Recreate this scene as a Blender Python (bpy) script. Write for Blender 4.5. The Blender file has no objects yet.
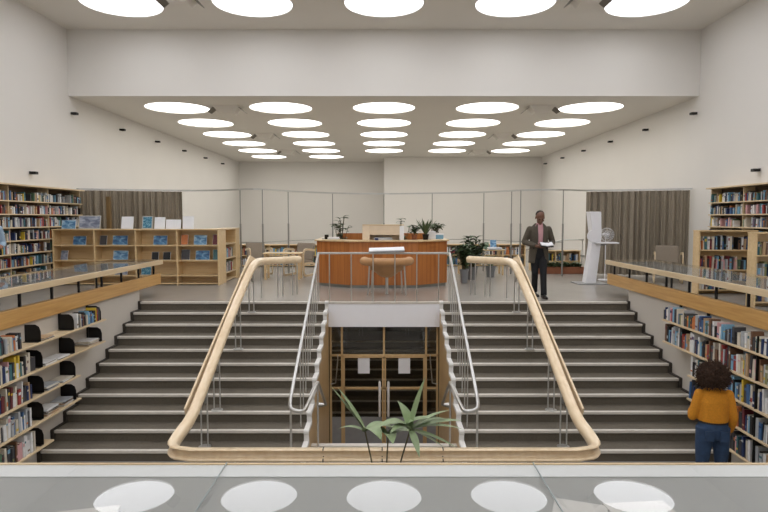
import bpy, bmesh, math, random
from mathutils import Vector, Matrix
random.seed(7)
PI = math.pi; R = math.radians
sc = bpy.context.scene; COL = sc.collection
SIDE = {-1: 'left', 1: 'right'}

# ------------------------------------------------------------------ materials
def lin(c):
    f = lambda v: (v/255/12.92) if v/255 <= .04045 else ((v/255+.055)/1.055)**2.4
    return (f(c[0]), f(c[1]), f(c[2]), 1)
def mat(name, rgb, rough=.6, metal=0, var=.06, scale=8, bump=0, stretch=(1, 1, 1), bscale=None, spec=.5, coat=0):
    m = bpy.data.materials.new(name); m.use_nodes = True; nt = m.node_tree; N = nt.nodes; L = nt.links
    b = N['Principled BSDF']; c = lin(rgb)
    b.inputs['Roughness'].default_value = rough; b.inputs['Metallic'].default_value = metal
    b.inputs['Specular IOR Level'].default_value = spec; b.inputs['Coat Weight'].default_value = coat
    tc = N.new('ShaderNodeTexCoord'); mp = N.new('ShaderNodeMapping'); mp.inputs['Scale'].default_value = stretch
    L.new(tc.outputs['Object'], mp.inputs['Vector'])
    nz = N.new('ShaderNodeTexNoise'); nz.inputs['Scale'].default_value = scale; nz.inputs['Detail'].default_value = 5
    L.new(mp.outputs['Vector'], nz.inputs['Vector'])
    cr = N.new('ShaderNodeValToRGB')
    cr.color_ramp.elements[0].color = tuple(max(0, x*(1-var)) for x in c[:3])+(1,)
    cr.color_ramp.elements[1].color = tuple(min(1, x*(1+var)) for x in c[:3])+(1,)
    cr.color_ramp.elements[0].position = .3; cr.color_ramp.elements[1].position = .7
    L.new(nz.outputs['Fac'], cr.inputs['Fac']); L.new(cr.outputs['Color'], b.inputs['Base Color'])
    if bump:
        n2 = N.new('ShaderNodeTexNoise'); n2.inputs['Scale'].default_value = bscale or scale*6
        L.new(mp.outputs['Vector'], n2.inputs['Vector'])
        bp = N.new('ShaderNodeBump'); bp.inputs['Strength'].default_value = bump; bp.inputs['Distance'].default_value = .01
        L.new(n2.outputs['Fac'], bp.inputs['Height']); L.new(bp.outputs['Normal'], b.inputs['Normal'])
    return m
def wood(name, rgb, dark, stretch, scale=3, rough=.35, coat=.15):
    m = mat(name, rgb, rough, 0, .1, scale, 0, stretch, coat=coat)
    cr = [n for n in m.node_tree.nodes if n.type == 'VALTORGB'][0].color_ramp
    cr.elements[0].color = lin(dark); cr.elements[1].color = lin(rgb)
    cr.elements[0].position = .25; cr.elements[1].position = .62
    nz = [n for n in m.node_tree.nodes if n.type == 'TEX_NOISE'][0]; nz.inputs['Detail'].default_value = 8; nz.inputs['Distortion'].default_value = .4
    return m
def glass(name, tint=(1, 1, 1), base=.04, refl=.96):
    m = bpy.data.materials.new(name); m.use_nodes = True; nt = m.node_tree; N = nt.nodes; L = nt.links
    N.remove(N['Principled BSDF']); out = N['Material Output']
    lw = N.new('ShaderNodeLayerWeight'); lw.inputs['Blend'].default_value = .5
    p = N.new('ShaderNodeMath'); p.operation = 'POWER'; p.inputs[1].default_value = 5; L.new(lw.outputs['Facing'], p.inputs[0])
    q = N.new('ShaderNodeMath'); q.operation = 'MULTIPLY_ADD'; q.inputs[1].default_value = refl; q.inputs[2].default_value = base
    L.new(p.outputs[0], q.inputs[0])
    t = N.new('ShaderNodeBsdfTransparent'); t.inputs['Color'].default_value = tint+(1,)
    g = N.new('ShaderNodeBsdfGlossy'); g.inputs['Roughness'].default_value = .004
    mx = N.new('ShaderNodeMixShader'); L.new(q.outputs[0], mx.inputs[0]); L.new(t.outputs[0], mx.inputs[1]); L.new(g.outputs[0], mx.inputs[2])
    L.new(mx.outputs[0], out.inputs['Surface']); return m
def glow(name, rgb, s):
    m = bpy.data.materials.new(name); m.use_nodes = True; nt = m.node_tree; N = nt.nodes
    b = N['Principled BSDF']; b.inputs['Base Color'].default_value = (.8, .8, .8, 1)
    b.inputs['Emission Color'].default_value = lin(rgb); b.inputs['Emission Strength'].default_value = s
    nz = N.new('ShaderNodeTexNoise'); nz.inputs['Scale'].default_value = 1.2
    mr = N.new('ShaderNodeMapRange'); mr.inputs['To Min'].default_value = s*.95; mr.inputs['To Max'].default_value = s*1.05
    nt.links.new(nz.outputs['Fac'], mr.inputs['Value']); nt.links.new(mr.outputs['Result'], b.inputs['Emission Strength'])
    return m
def picture(name, c1, c2, c3, scale=3):
    m = mat(name, c2, .45, 0, .1, scale, 0, (1, 1, 2.2))
    cr = [n for n in m.node_tree.nodes if n.type == 'VALTORGB'][0].color_ramp
    cr.elements[0].color = lin(c1); cr.elements[1].color = lin(c3); e = cr.elements.new(.5); e.color = lin(c2)
    cr.elements[0].position = .36; cr.elements[2].position = .66
    nz = [n for n in m.node_tree.nodes if n.type == 'TEX_NOISE'][0]; nz.inputs['Distortion'].default_value = 1.2
    return m
M = dict(
    plaster=mat('wall_plaster', (229, 226, 221), .85, var=.012, scale=.7, bump=.05, bscale=60),
    ceil=mat('ceiling_plaster', (230, 226, 219), .9, var=.012, scale=.6),
    lino=mat('grey_linoleum', (154, 149, 141), .26, var=.05, scale=1.5, spec=.5),
    carpet=mat('stair_carpet', (106, 99, 87), .95, var=.14, scale=60, bump=.4, bscale=300),
    rubber=mat('dark_rubber', (60, 54, 47), .7),
    nosing=mat('pale_nosing', (214, 208, 198), .5, var=.05),
    white=mat('white_paint', (232, 230, 226), .5, var=.015, scale=2),
    board=wood('oak_board', (206, 162, 98), (186, 138, 76), (14, .7, 14), 2.2),
    birch=wood('birch_veneer', (224, 202, 166), (210, 186, 146), (9, .7, 9), 2),
    birchx=wood('birch_ply', (226, 198, 152), (212, 181, 132), (.8, 9, 9), 2),
    rail=wood('rail_beech', (236, 214, 180), (224, 198, 160), (6, 1, 6), 2.5, .28, .3),
    railx=wood('rail_beech_long', (222, 192, 148), (204, 170, 122), (1, 6, 6), 2.5, .28, .3),
    desk=wood('mahogany_plank', (188, 118, 58), (158, 90, 38), (7, 7, .35), 2.2, .35, .3),
    jamb=wood('oak_panel', (212, 180, 132), (198, 163, 112), (6, 6, .6), 2),
    steel=mat('brushed_steel', (204, 204, 202), .36, .9, .04, 30),
    pole=mat('grey_metal', (150, 150, 146), .4, .6, .05, 20),
    black=mat('black_steel', (22, 21, 21), .45, .3),
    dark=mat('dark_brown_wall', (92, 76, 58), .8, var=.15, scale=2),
    glass=glass('clear_glass', (.99, .99, .99), .016, .78), dglass=glass('door_glass', (.82, .81, .78), .06, .9),
    seam=mat('glass_edge', (146, 158, 158), .3),
    lining=mat('case_lining', (150, 151, 147), .8, var=.02), band=mat('case_white_edge', (212, 214, 212), .5, var=.01),
    paper=mat('white_paper', (236, 237, 240), .7, var=.015), page=mat('book_pages', (226, 218, 200), .8),
    curtain=mat('taupe_curtain', (148, 138, 122), .9, var=.08, scale=30, bump=.2, bscale=200),
    leather=mat('tan_leather', (188, 142, 96), .45, var=.1, scale=6, bump=.2, bscale=90),
    fabric=mat('grey_fabric', (146, 135, 121), .95, var=.07, scale=60, bump=.3, bscale=250),
    kiosk=mat('white_plastic', (236, 236, 240), .3, var=.01),
    leaf=mat('leaf_green', (72, 92, 58), .5, var=.3, scale=5), leaf2=mat('palm_green', (138, 156, 116), .45, var=.22, scale=4),
    stem=mat('plant_stem', (84, 78, 52), .7), pot=mat('grey_pot', (132, 134, 136), .6), soil=mat('potting_soil', (52, 40, 30), .95),
    clay=mat('clay_pot', (140, 88, 62), .8), greypl=mat('grey_plastic', (150, 150, 150), .5),
    skin=mat('brown_skin', (112, 76, 58), .5, var=.06), skin2=mat('tan_skin', (138, 94, 70), .5, var=.05),
    flap=mat('fixture_grey', (124, 119, 110), .7),
    bright=mat('bright_white_paint', (246, 246, 250), .5, var=.01), pitw_shade=mat('pit_plaster_shade_tint', (198, 191, 181), .85, var=.015, scale=.8),  # pit plaster: shading of the pit walls put into a darker base colour
    eye=mat('eye', (40, 30, 26), .2), hairb=mat('black_hair', (26, 22, 20), .8, var=.3, scale=60),
    afro=mat('dark_curly_hair', (66, 46, 33), .9, var=.5, scale=40, bump=1, bscale=120),
    jacket=mat('tweed_jacket', (82, 75, 64), .9, var=.16, scale=120, bump=.3), shirt=mat('pink_shirt', (214, 164, 170), .8, var=.04, scale=40),
    trous=mat('dark_trousers', (26, 27, 31), .85, var=.1, scale=30), shoe=mat('black_shoe', (24, 22, 21), .35),
    mustard=mat('mustard_knit', (205, 136, 34), .9, var=.1, scale=50, bump=.4, bscale=200),
    jeans=mat('blue_denim', (42, 64, 94), .85, var=.22, scale=14, bump=.2, bscale=300), belt=mat('dark_belt', (30, 26, 24), .5),
    bluetop=mat('pale_blue_top', (150, 172, 190), .9), frame=mat('pale_frame', (190, 188, 182), .5),
    sky1=glow('skylight_cool', (249, 250, 255), 3.85), sky2=glow('skylight_warm', (255, 252, 246), 3.85),
    pic=[picture('blue_coast_picture', (48, 84, 126), (86, 138, 180), (176, 204, 220), 4), picture('sea_picture', (70, 116, 162), (124, 170, 202), (206, 222, 232), 5),
         picture('grey_lake_picture', (108, 116, 136), (148, 156, 174), (196, 200, 210), 4), picture('teal_cover', (36, 96, 120), (60, 130, 160), (170, 205, 215), 14)],
)
PAL = [('white', (222, 222, 222), 4.5), ('cream', (208, 200, 184), 3.5), ('pale grey', (172, 176, 180), 4), ('charcoal', (64, 64, 68), 4), ('black', (28, 28, 31), 4),
       ('navy', (36, 54, 96), 2), ('blue', (66, 104, 150), 1.6), ('sky blue', (122, 168, 196), 2.6), ('teal', (64, 110, 118), 1.5), ('green', (86, 116, 92), .6),
       ('olive', (128, 130, 88), .5), ('yellow', (212, 182, 62), .6), ('orange', (196, 118, 66), .5), ('red', (152, 58, 54), 1.5), ('maroon', (104, 42, 48), 1),
       ('brown', (112, 82, 62), 1.6), ('tan', (182, 152, 118), 1.6), ('pink', (206, 158, 160), .8), ('purple', (98, 84, 114), .4)]
BM = {n: mat('cover_'+n.replace(' ', '_'), c, .5, var=.08, scale=20) for n, c, w in PAL}
PW = [w for n, c, w in PAL]

# ------------------------------------------------------------------ mesh builder
class MB:
    def __init__(s): s.v = []; s.f = []; s.mi = []; s.m = 0
    def add(s, vs, fs):
        n = len(s.v); s.v += [Vector(p) for p in vs]; s.f += [[i+n for i in f] for f in fs]; s.mi += [s.m]*len(fs)
    def box(s, x0, x1, y0, y1, z0, z1, mx=None):
        p = [Vector((x, y, z)) for z in (z0, z1) for y in (y0, y1) for x in (x0, x1)]
        if mx is not None: p = [mx @ q for q in p]
        s.add(p, [[0, 2, 3, 1], [4, 5, 7, 6], [0, 1, 5, 4], [2, 6, 7, 3], [0, 4, 6, 2], [1, 3, 7, 5]]); return s
    def loft(s, rings, cap=True, closed=True):
        n = len(rings[0]); vs = [p for r in rings for p in r]; fs = []
        for i in range(len(rings)-1):
            for j in range(n if closed else n-1):
                k = (j+1) % n; fs.append([i*n+j, i*n+k, (i+1)*n+k, (i+1)*n+j])
        if cap: fs += [list(range(n))[::-1], [(len(rings)-1)*n+j for j in range(n)]]
        s.add(vs, fs); return s
    def sweep(s, path, prof, up=(0, 0, 1), cap=True):
        path = [Vector(p) for p in path]; up = Vector(up); rings = []
        for i, p in enumerate(path):
            a = (path[i]-path[i-1]).normalized() if i else None; b = (path[i+1]-path[i]).normalized() if i < len(path)-1 else None
            t = ((a or b)+(b or a)).normalized(); sd = t.cross(up).normalized(); u2 = sd.cross(t)
            k = 1/max(.5, t.dot(b or a)); rings.append([p+sd*(q[0]*k)+u2*q[1] for q in prof])
        return s.loft(rings, cap)
    def tube(s, path, r, n=8, cap=True, flat=1):
        path = [Vector(p) for p in path]; rr = r if isinstance(r, (list, tuple)) else [r]*len(path)
        rings = []; nrm = None
        for i, p in enumerate(path):
            a = (path[i]-path[i-1]).normalized() if i else None; b = (path[i+1]-path[i]).normalized() if i < len(path)-1 else None
            t = ((a or b)+(b or a)); t = t.normalized() if t.length > 1e-6 else (b or a)
            if nrm is None:
                nrm = t.cross(Vector((0, 0, 1)) if abs(t.z) < .9 else Vector((1, 0, 0))).normalized()
            else:
                nrm = (nrm-t*nrm.dot(t)).normalized()
            bn = t.cross(nrm)
            rings.append([p+nrm*math.cos(2*PI*k/n)*rr[i]+bn*math.sin(2*PI*k/n)*rr[i]*flat for k in range(n)])
        return s.loft(rings, cap)
    def caps(s, path, r, n=10):            # tube with round ends, for bodies
        path = [Vector(p) for p in path]; rr = list(r) if isinstance(r, (list, tuple)) else [r]*len(path)
        s.tube(path, rr, n); s.ell(path[0], (rr[0],)*3, n, 6); s.ell(path[-1], (rr[-1],)*3, n, 6); return s
    def ell(s, c, r, n=16, k=10, mx=None):
        c = Vector(c); vs = []; fs = []
        for i in range(1, k):
            a = PI*i/k
            for j in range(n):
                b = 2*PI*j/n; p = Vector((r[0]*math.sin(a)*math.cos(b), r[1]*math.sin(a)*math.sin(b), r[2]*math.cos(a)))
                vs.append(c+(mx @ p if mx is not None else p))
        t = Vector((0, 0, r[2])); t = mx @ t if mx is not None else t
        vs += [c+t, c-t]; T = len(vs)-2
        for i in range(k-2):
            for j in range(n): fs.append([i*n+j, (i+1)*n+j, (i+1)*n+(j+1) % n, i*n+(j+1) % n])
        for j in range(n): fs += [[T, j, (j+1) % n], [T+1, (k-2)*n+(j+1) % n, (k-2)*n+j]]
        s.add(vs, fs); return s
    def lathe(s, prof, c=(0, 0, 0), n=24, cap=True):
        c = Vector(c); return s.loft([[c+Vector((r*math.cos(2*PI*j/n), r*math.sin(2*PI*j/n), z)) for j in range(n)] for r, z in prof], cap)
    def prism(s, poly, z0, z1):
        return s.loft([[Vector((p[0], p[1], z0)) for p in poly], [Vector((p[0], p[1], z1)) for p in poly]])
    def leaf(s, p0, d, up, L, w, droop=.3, n=6, fold=.25):
        p = Vector(p0); d = Vector(d).normalized(); up = Vector(up); vs = []; fs = []
        for i in range(n+1):
            t = i/n; sd = d.cross(Vector((0, 0, 1)))
            sd = sd.normalized() if sd.length > 1e-3 else Vector((1, 0, 0)); u = sd.cross(d).normalized()
            ww = w*(math.sin(PI*(.08+.92*t)**.8)+.02)*.5
            vs += [p-sd*ww+u*ww*fold, p, p+sd*ww+u*ww*fold]
            p = p+d*(L/n); d = (d+Vector((0, 0, -droop/n))).normalized()
        for i in range(n):
            a = i*3; fs += [[a, a+1, a+4, a+3], [a+1, a+2, a+5, a+4]]
        s.add(vs, fs); return s
    def build(s, name, m, parent=None, bevel=0, smooth=False, kind=None):
        root = parent
        while root is not None and root.parent is not None: root = root.parent
        if parent is not None: off = root.location.copy()
        else:
            xs = [v.x for v in s.v]; ys = [v.y for v in s.v]; off = Vector(((min(xs)+max(xs))/2, (min(ys)+max(ys))/2, min(v.z for v in s.v)))
        me = bpy.data.meshes.new(name); me.from_pydata([tuple(v-off) for v in s.v], [], s.f)
        for x in (m if isinstance(m, list) else [m]): me.materials.append(x)
        me.polygons.foreach_set('material_index', s.mi)
        b = bmesh.new(); b.from_mesh(me); bmesh.ops.recalc_face_normals(b, faces=b.faces); b.to_mesh(me); b.free()
        if smooth:
            me.polygons.foreach_set('use_smooth', [True]*len(me.polygons)); me.set_sharp_from_angle(angle=R(45))
        o = bpy.data.objects.new(name, me); COL.objects.link(o)
        if parent is not None: o.parent = parent
        else: o.location = off
        if bevel:
            md = o.modifiers.new('bevel', 'BEVEL'); md.width = bevel; md.segments = 2; md.limit_method = 'ANGLE'
        if kind: o['kind'] = kind
        return o
def remesh(o, voxel, smooth=6, disp=None):
    md = o.modifiers.new('r', 'REMESH'); md.mode = 'VOXEL'; md.voxel_size = voxel
    if smooth: s = o.modifiers.new('s', 'SMOOTH'); s.iterations = smooth; s.factor = .5
    if disp:
        tx = bpy.data.textures.new('curl', 'CLOUDS'); tx.noise_scale = disp[1]; tx.noise_depth = 3
        d = o.modifiers.new('d', 'DISPLACE'); d.texture = tx; d.strength = disp[0]; d.mid_level = .5; d.texture_coords = 'LOCAL'
    bpy.context.view_layer.update(); dg = bpy.context.evaluated_depsgraph_get()
    me = bpy.data.meshes.new_from_object(o.evaluated_get(dg)); old = o.data; mats = [x for x in old.materials]
    o.modifiers.clear(); o.data = me
    if not me.materials:
        for x in mats: me.materials.append(x)
    me.polygons.foreach_set('use_smooth', [True]*len(me.polygons)); return o
def tag(o, label, cat, group=None):
    o['label'] = label; o['category'] = cat
    if group: o['group'] = group
    return o
def empty(name, loc, label, cat, group=None):
    o = bpy.data.objects.new(name, None); COL.objects.link(o); o.location = loc; o.empty_display_size = .1
    return tag(o, label, cat, group)
def box(*a): return MB().box(*a)
def struct(o): o['kind'] = 'structure'; return o
def copy_tree(o, parent=None):
    c = o.copy(); COL.objects.link(c); c.parent = parent
    for ch in [x for x in ALL() if x.parent == o]: copy_tree(ch, c)
    return c
def ALL(): return list(COL.objects)
def dup(o, loc, rz, label): c = copy_tree(o); c.location = loc; c.rotation_euler = (0, 0, rz); c['label'] = label; return c
ORD = ['first', 'second', 'third', 'fourth', 'fifth', 'sixth', 'seventh', 'eighth', 'ninth', 'tenth', 'eleventh', 'twelfth', 'thirteenth', 'fourteenth', 'fifteenth', 'sixteenth', 'seventeenth', 'eighteenth', 'nineteenth']
def ordn(i):
    if i < 19: return ORD[i]
    n = i+1; t = {2: 'twent', 3: 'thirt', 4: 'fort', 5: 'fift', 6: 'sixt', 7: 'sevent'}[n//10]
    return t+'ieth' if n % 10 == 0 else t+'y-'+ORD[n % 10-1]
F = 597.0
def X(px, Y): return (px-384)*Y/F

# ------------------------------------------------------------------ room shell
W = 8.25; PW_ = 4.70; LOW = -1.705; ZL = 4.79; ZU = 6.49; YD = 15.85; YS = 11.40; YF = 2.30; YR = -9.0
ST = .3425; RI = .155
def S(name, m, *bx):
    mb = MB()
    for b in bx: mb.box(*b)
    return struct(mb.build(name, m))
S('floor', M['lino'], (-W, W, YS, 34.3, -.3, 0), (-W, -PW_-.12, YR, YS, -.3, 0), (PW_+.12, W, YR, YS, -.3, 0), (-PW_-.12, PW_+.12, YR, YF-.1, -.3, 0))
S('floor', M['lino'], (-PW_, PW_, YF, 7.93, LOW-.25, LOW), (-1.13, 1.13, 7.93, 8.5, LOW-.25, LOW))
for s in (-1, 1):
    a, b = sorted((s*W, s*(W+.2))); S('wall_'+SIDE[s], M['plaster'], (a, b, YR, 34.3, -.3, ZU))
    a, b = sorted((s*PW_, s*(PW_+.12)))
    S('wall_pit_'+SIDE[s], M['pitw_shade'], (a, b, YF, YS, LOW-.25, .235))
S('wall_pit_front', M['plaster'], (-PW_-.12, PW_+.12, YF-.1, YF, LOW-.25, .52))
S('wall_bulkhead', M['plaster'], (-W, W, YD, YD+.2, ZL, ZU))
S('wall_back_left', M['plaster'], (-W, 0, 34.2, 34.4, -.3, ZL))
S('wall_back_right', M['plaster'], (0, W, 31.42, 34.4, -.3, ZL))
S('wall_rear', M['plaster'], (-W, W, YR-.2, YR, -.3, ZU))
for s in (-1, 1):
    a, b = sorted((s*W, s*(W-.02))); S('baseboard_'+SIDE[s], M['pole'], (a, b, 16, 34, 0, .08))

RS = .9
def ceiling(name, z, cells, strips, skip=()):
    mb = MB()
    for cx, cy, x0, x1, y0, y1 in cells:
        if (round(cx), round(cy)) in skip: mb.add([(x0, y0, z), (x1, y0, z), (x1, y1, z), (x0, y1, z)], [[0, 1, 2, 3]]); continue
        an = sorted(set([2*PI*k/48-PI for k in range(48)]+[math.atan2(y-cy, x-cx) for x in (x0, x1) for y in (y0, y1)]))
        vs = []
        for a in an:
            c, s_ = math.cos(a), math.sin(a)
            t = min(((x1-cx) if c > 0 else (x0-cx))/c if abs(c) > 1e-9 else 1e9, ((y1-cy) if s_ > 0 else (y0-cy))/s_ if abs(s_) > 1e-9 else 1e9)
            vs += [(cx+RS*c, cy+RS*s_, z), (cx+t*c, cy+t*s_, z)]
        n = len(an); mb.add(vs, [[2*i, 2*i+1, (2*i+3) % (2*n), (2*i+2) % (2*n)] for i in range(n)])
    for x0, x1, y0, y1 in strips: mb.add([(x0, y0, z), (x1, y0, z), (x1, y1, z), (x0, y1, z)], [[0, 1, 2, 3]])
    return struct(mb.build(name, M['ceil']))
XS = [-6, -3, 0, 3, 6]; LY = [17.6+2.76*k for k in range(6)]; UY = [13.98-2.76*k for k in range(8)]
low_sky = [(x, y) for i, y in enumerate(LY) for x in XS if not (i == 5 and x >= 0)]
cl = [(x, y, x-1.5, x+1.5, y-1.38, y+1.38) for x, y in low_sky]
ceiling('ceiling', ZL, cl, [(-W, -7.5, YD+.2, 34.2), (7.5, W, YD+.2, 34.2), (-7.5, 7.5, YD+.2, LY[0]-1.38), (-7.5, -1.5, LY[5]+1.38, 34.2), (-1.5, 7.5, LY[4]+1.38, 34.2)])
cu = [(x, y, x-1.5, x+1.5, y-1.38, y+1.38) for y in UY for x in XS]
ceiling('ceiling', ZU, cu, [(-W, -7.5, YR, YD), (7.5, W, YR, YD), (-7.5, 7.5, UY[0]+1.38, YD), (-7.5, 7.5, YR, UY[-1]-1.38)])
CN = ['leftmost', 'second from left', 'middle', 'second from right', 'rightmost']
RN = ['nearest row', 'second row back', 'third row back', 'fourth row back', 'fifth row back', 'farthest row']
protos = {}
def skylight(x, y, z, kind, label):
    if kind not in protos:
        r = empty('skylight', (x, y, z), label, 'skylight', 'round skylights in the ceilings')
        MB().lathe([(RS, 0), (RS, .035), (RS+.04, .035), (RS+.04, .001)], (x, y, z), 48, False).build('shaft', M['white'], r, smooth=True)
        MB().lathe([(RS+.03, .035), (RS+.03, .065)], (x, y, z), 48).build('diffuser', M[kind], r)
        protos[kind] = r; return
    dup(protos[kind], (x, y, z), 0, label)
for i, y in enumerate(LY):
    for j, x in enumerate(XS):
        if (x, y) in low_sky: skylight(x, y, ZL, 'sky2', f'round glowing skylight in the lower ceiling, {RN[i]}, {CN[j]}')
for i, y in enumerate(UY):
    for j, x in enumerate(XS):
        where = 'row beside the bulkhead' if i == 0 else f'{ORD[i]} row out from the bulkhead'
        skylight(x, y, ZU, 'sky1', f'round glowing skylight in the high ceiling, {where}, {CN[j]}')

def ceil_fixture(x, y, z, label):
    r = empty('ceiling_fixture', (x, y, z), label, 'ceiling light', 'angular ceiling fixtures between skylights')
    MB().loft([[Vector((x-.36, y-.3, z)), Vector((x+.36, y-.3, z)), Vector((x+.36, y+.3, z)), Vector((x-.36, y+.3, z))],
               [Vector((x-.2, y-.22, z-.2)), Vector((x+.2, y-.22, z-.2)), Vector((x+.2, y+.22, z-.2)), Vector((x-.2, y+.22, z-.2))]]).build('housing', M['ceil'], r)
    q = 1.25 if z > 5 else 1
    for s in (-1, 1):
        mx = Matrix.Translation((x+s*(.44 if q == 1 else .36), y, z-.095)) @ Matrix.Rotation(s*R(38), 4, 'Y')
        MB().box(-.1*q, .1*q, -.2*q, .2*q, -.008, .008, mx).build('flap', M['flap'], r)
for s in (-1, 1):
    ceil_fixture(s*4.5, 13.5, ZU, f'angular grey fixture in the high ceiling between the two {SIDE[s]} skylights')
    for k, nm in ((0, 'nearest'), (2, 'middle'), (4, 'farthest')):
        ceil_fixture(s*4.5, LY[k]-.2, ZL, f'angular grey fixture in the lower ceiling, {nm} of the {SIDE[s]} line')
def spot(s, y, z, label):
    r = empty('wall_spotlight', (s*W, y, z), label, 'spotlight', 'black spotlights on the side walls')
    a, b = sorted((s*W, s*(W-.04))); MB().box(a, b, y-.03, y+.03, z-.03, z+.03).build('bracket', M['black'], r)
    a, b = sorted((s*(W-.035), s*(W-.17))); MB().box(a, b, y-.06, y+.06, z-.04, z+.025).build('lamp_head', M['black'], r, bevel=.01)
for s in (-1, 1):
    for k in range(6):
        spot(s, 15.95+2.9*k, 4.36, f'black spotlight high on the {SIDE[s]} wall, {["nearest the bulkhead", "second from the bulkhead", "third from the bulkhead", "fourth from the bulkhead", "fifth from the bulkhead", "nearest the back wall"][k]}')
    spot(s, 14.0 if s < 0 else 13.2, 2.66, f'black spotlight on the {SIDE[s]} wall just above the tall bookcase')

# ------------------------------------------------------------------ stairs
def yk(k): return YS-.04-ST*k
def staircase(s):
    r = empty('staircase', (s*2.9, 9.6, LOW), f'flight of dark carpeted steps with pale nosings on the {SIDE[s]} of the central door', 'stairs', 'twin flights of stairs')
    a, b = sorted((s*1.13, s*4.655)); mb = MB()
    poly = [(yk(0), -.02)]
    for k in range(1, 11): poly += [(yk(k-1), -k*RI), (yk(k), -k*RI)]
    poly += [(yk(10), LOW), (YS-.001, LOW)] ; poly = [(YS-.001, -.02)]+poly
    mb.loft([[Vector((x, p[0], p[1])) for p in poly] for x in (a, b)])
    mb.build('steps', M['carpet'], r)
    for k in range(11):
        MB().box(a, b, yk(k)-.03, yk(k)+.035, -k*RI-.035, -k*RI+.006).build('nosing', M['nosing'], r, bevel=.006)
    # dark skirting along the wall, white saw-tooth stringer along the well
    def saw(x0, x1, up, m, nm, low, bump):
        o = [(YS-.001, up)]
        for k in range(11):
            z = -k*RI+up; o += [(yk(k)-.04-bump, z), (yk(k)-.05-bump, z-.02), (yk(k)-.045-bump, z-.05), (yk(k)-.045+bump*.3, z-.075)]
            if k < 10: o.append((yk(k)-.045+bump*.3, z-RI))
        o.append((yk(10)-.045+bump*.3, LOW))
        pr = o+([(o[-1][0]+.055, LOW)]+[(min(p[0]+.055, YS-.002), p[1]-.055) for p in reversed(o[1:-1])]+[(YS-.001, up-.055)] if low else [(YS-.001, LOW)])
        MB().loft([[Vector((x, p[0], p[1])) for p in pr] for x in (x0, x1)]).build(nm, m, r)
    x0, x1 = sorted((s*4.655, s*4.699)); saw(x0, x1, .02, M['rubber'], 'skirting', False, 0)
    x0, x1 = sorted((s*1.06, s*1.13)); saw(x0, x1, .02, M['white'], 'stringer', True, .02)
for s in (-1, 1): staircase(s)
tag(box(-1.13, 1.13, YS-.07, YS, -.04, .006).build('floor_nosing', M['nosing'], bevel=.006), 'pale nosing strip on the floor edge above the central door', 'edging')
# central well
for s in (-1, 1):
    x0, x1 = sorted((s*1.066, s*1.125)); poly = [(YS-.001, -.03)]
    for k in range(11): poly += [(yk(k)-.02, -k*RI-.03), (yk(k)-.02, -(k+1)*RI-.03)]
    poly[-1] = (yk(10)-.02, LOW); poly += [(8.5, LOW), (8.5, -2.85), (YS-.001, -2.85)]
    o = MB().loft([[Vector((x, p[0], p[1])) for p in poly] for x in (x0, x1)]).build('wall_well_'+SIDE[s], M['jamb']); struct(o)
S('trim_1', M['bright'], (-1.065, 1.065, YS-.06, YS+.1, -.48, -.041))
S('trim_2', M['nosing'], (-1.06, 1.06, 8.46, 8.56, LOW-.02, LOW+.012))
S('floor', M['lino'], (-1.12, 1.12, 8.5, 17, -3.0, -2.85))
mb = MB()
for k in range(1, 7): mb.box(-1.06, 1.06, 8.5+(k-1)*.28, 8.5+k*.28, -2.85, LOW-k*.163)
struct(mb.build('floor', M['carpet']))
S('wall_vestibule', M['dark'], (-2.2, 2.2, 17.0, 17.1, -2.85, -.3), (-2.3, -2.2, YS+.2, 17.1, -2.85, -.3), (2.2, 2.3, YS+.2, 17.1, -2.85, -.3),
  (-2.2, -1.065, YS+.22, YS+.3, -2.85, -.3), (1.065, 2.2, YS+.22, YS+.3, -2.85, -.3))
S('floor', M['lino'], (-2.2, -1.12, YS+.2, 17, -3, -2.85), (1.12, 2.2, YS+.2, 17, -3, -2.85))
vs_ = empty('staircase', (0, 14, -2.85), 'short dark flight of steps seen through the glazed doors', 'stairs')
mb = MB()
for k in range(8): mb.box(-2.19, 2.19, 13.0+.3*k, 13.3+.3*k+(1.0 if k == 7 else 0), -2.849, -2.85+.165*(k+1))
mb.build('steps', M['carpet'], vs_)
for k in range(8): box(-2.19, 2.19, 12.97+.3*k, 13.01+.3*k, -2.85+.165*(k+1)-.03, -2.85+.165*(k+1)+.004).build('nosing', M['nosing'], vs_)
vl = empty('added_fill_lamp', (0, 13.2, -.301), 'added unseen fill lamp brightening the vestibule behind the glazed doors', 'lamp')  # added lamp, out of view, to brighten the vestibule behind the door glass
MB().lathe([(.16, -.301), (.16, -.34), (.001, -.36)], (0, 13.2, 0), 20, False).build('fill_lamp_disc', glow('vestibule_fill_glow', (255, 224, 180), 9), vl)
YG = 11.52
def bars(lst, y0=YG-.03, y1=YG+.03):
    mb = MB()
    for a in lst: mb.box(a[0], a[1], y0, y1, a[2], a[3])
    return mb
ZT = -1.06; ZM = -1.72; ZP = -2.3
win = struct(bars([(-1.06, -1.02, -2.85, -.48), (1.02, 1.06, -2.85, -.48), (-.84, -.80, -2.85, -.48), (.80, .84, -2.85, -.48), (-1.06, 1.06, ZT-.03, ZT+.01), (-1.06, 1.06, -.5, -.46), (-.02, .02, ZT, -.48), (-1.02, -.84, ZM-.02, ZM+.02), (.84, 1.02, ZM-.02, ZM+.02)]).build('window_1', M['jamb'], bevel=.004))
def child(mb, name, m, parent, **k):      # child of a mesh thing whose origin is its own base
    return mb.build(name, m, parent, **k)
for (a, b, c, d) in ((-.80, -.02, ZT, -.48), (.02, .80, ZT, -.48), (-1.02, -.84, -2.3, -.48), (.84, 1.02, -2.3, -.48)):
    child(box(a, b, YG-.004, YG+.004, c, d), 'window_pane', M['dglass'], win)
for s in (-1, 1):
    a, b = sorted((s*1.02, s*.84)); child(box(a, b, YG-.012, YG+.012, -2.85, -2.3), 'lower_panel', M['greypl'], win)
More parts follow.
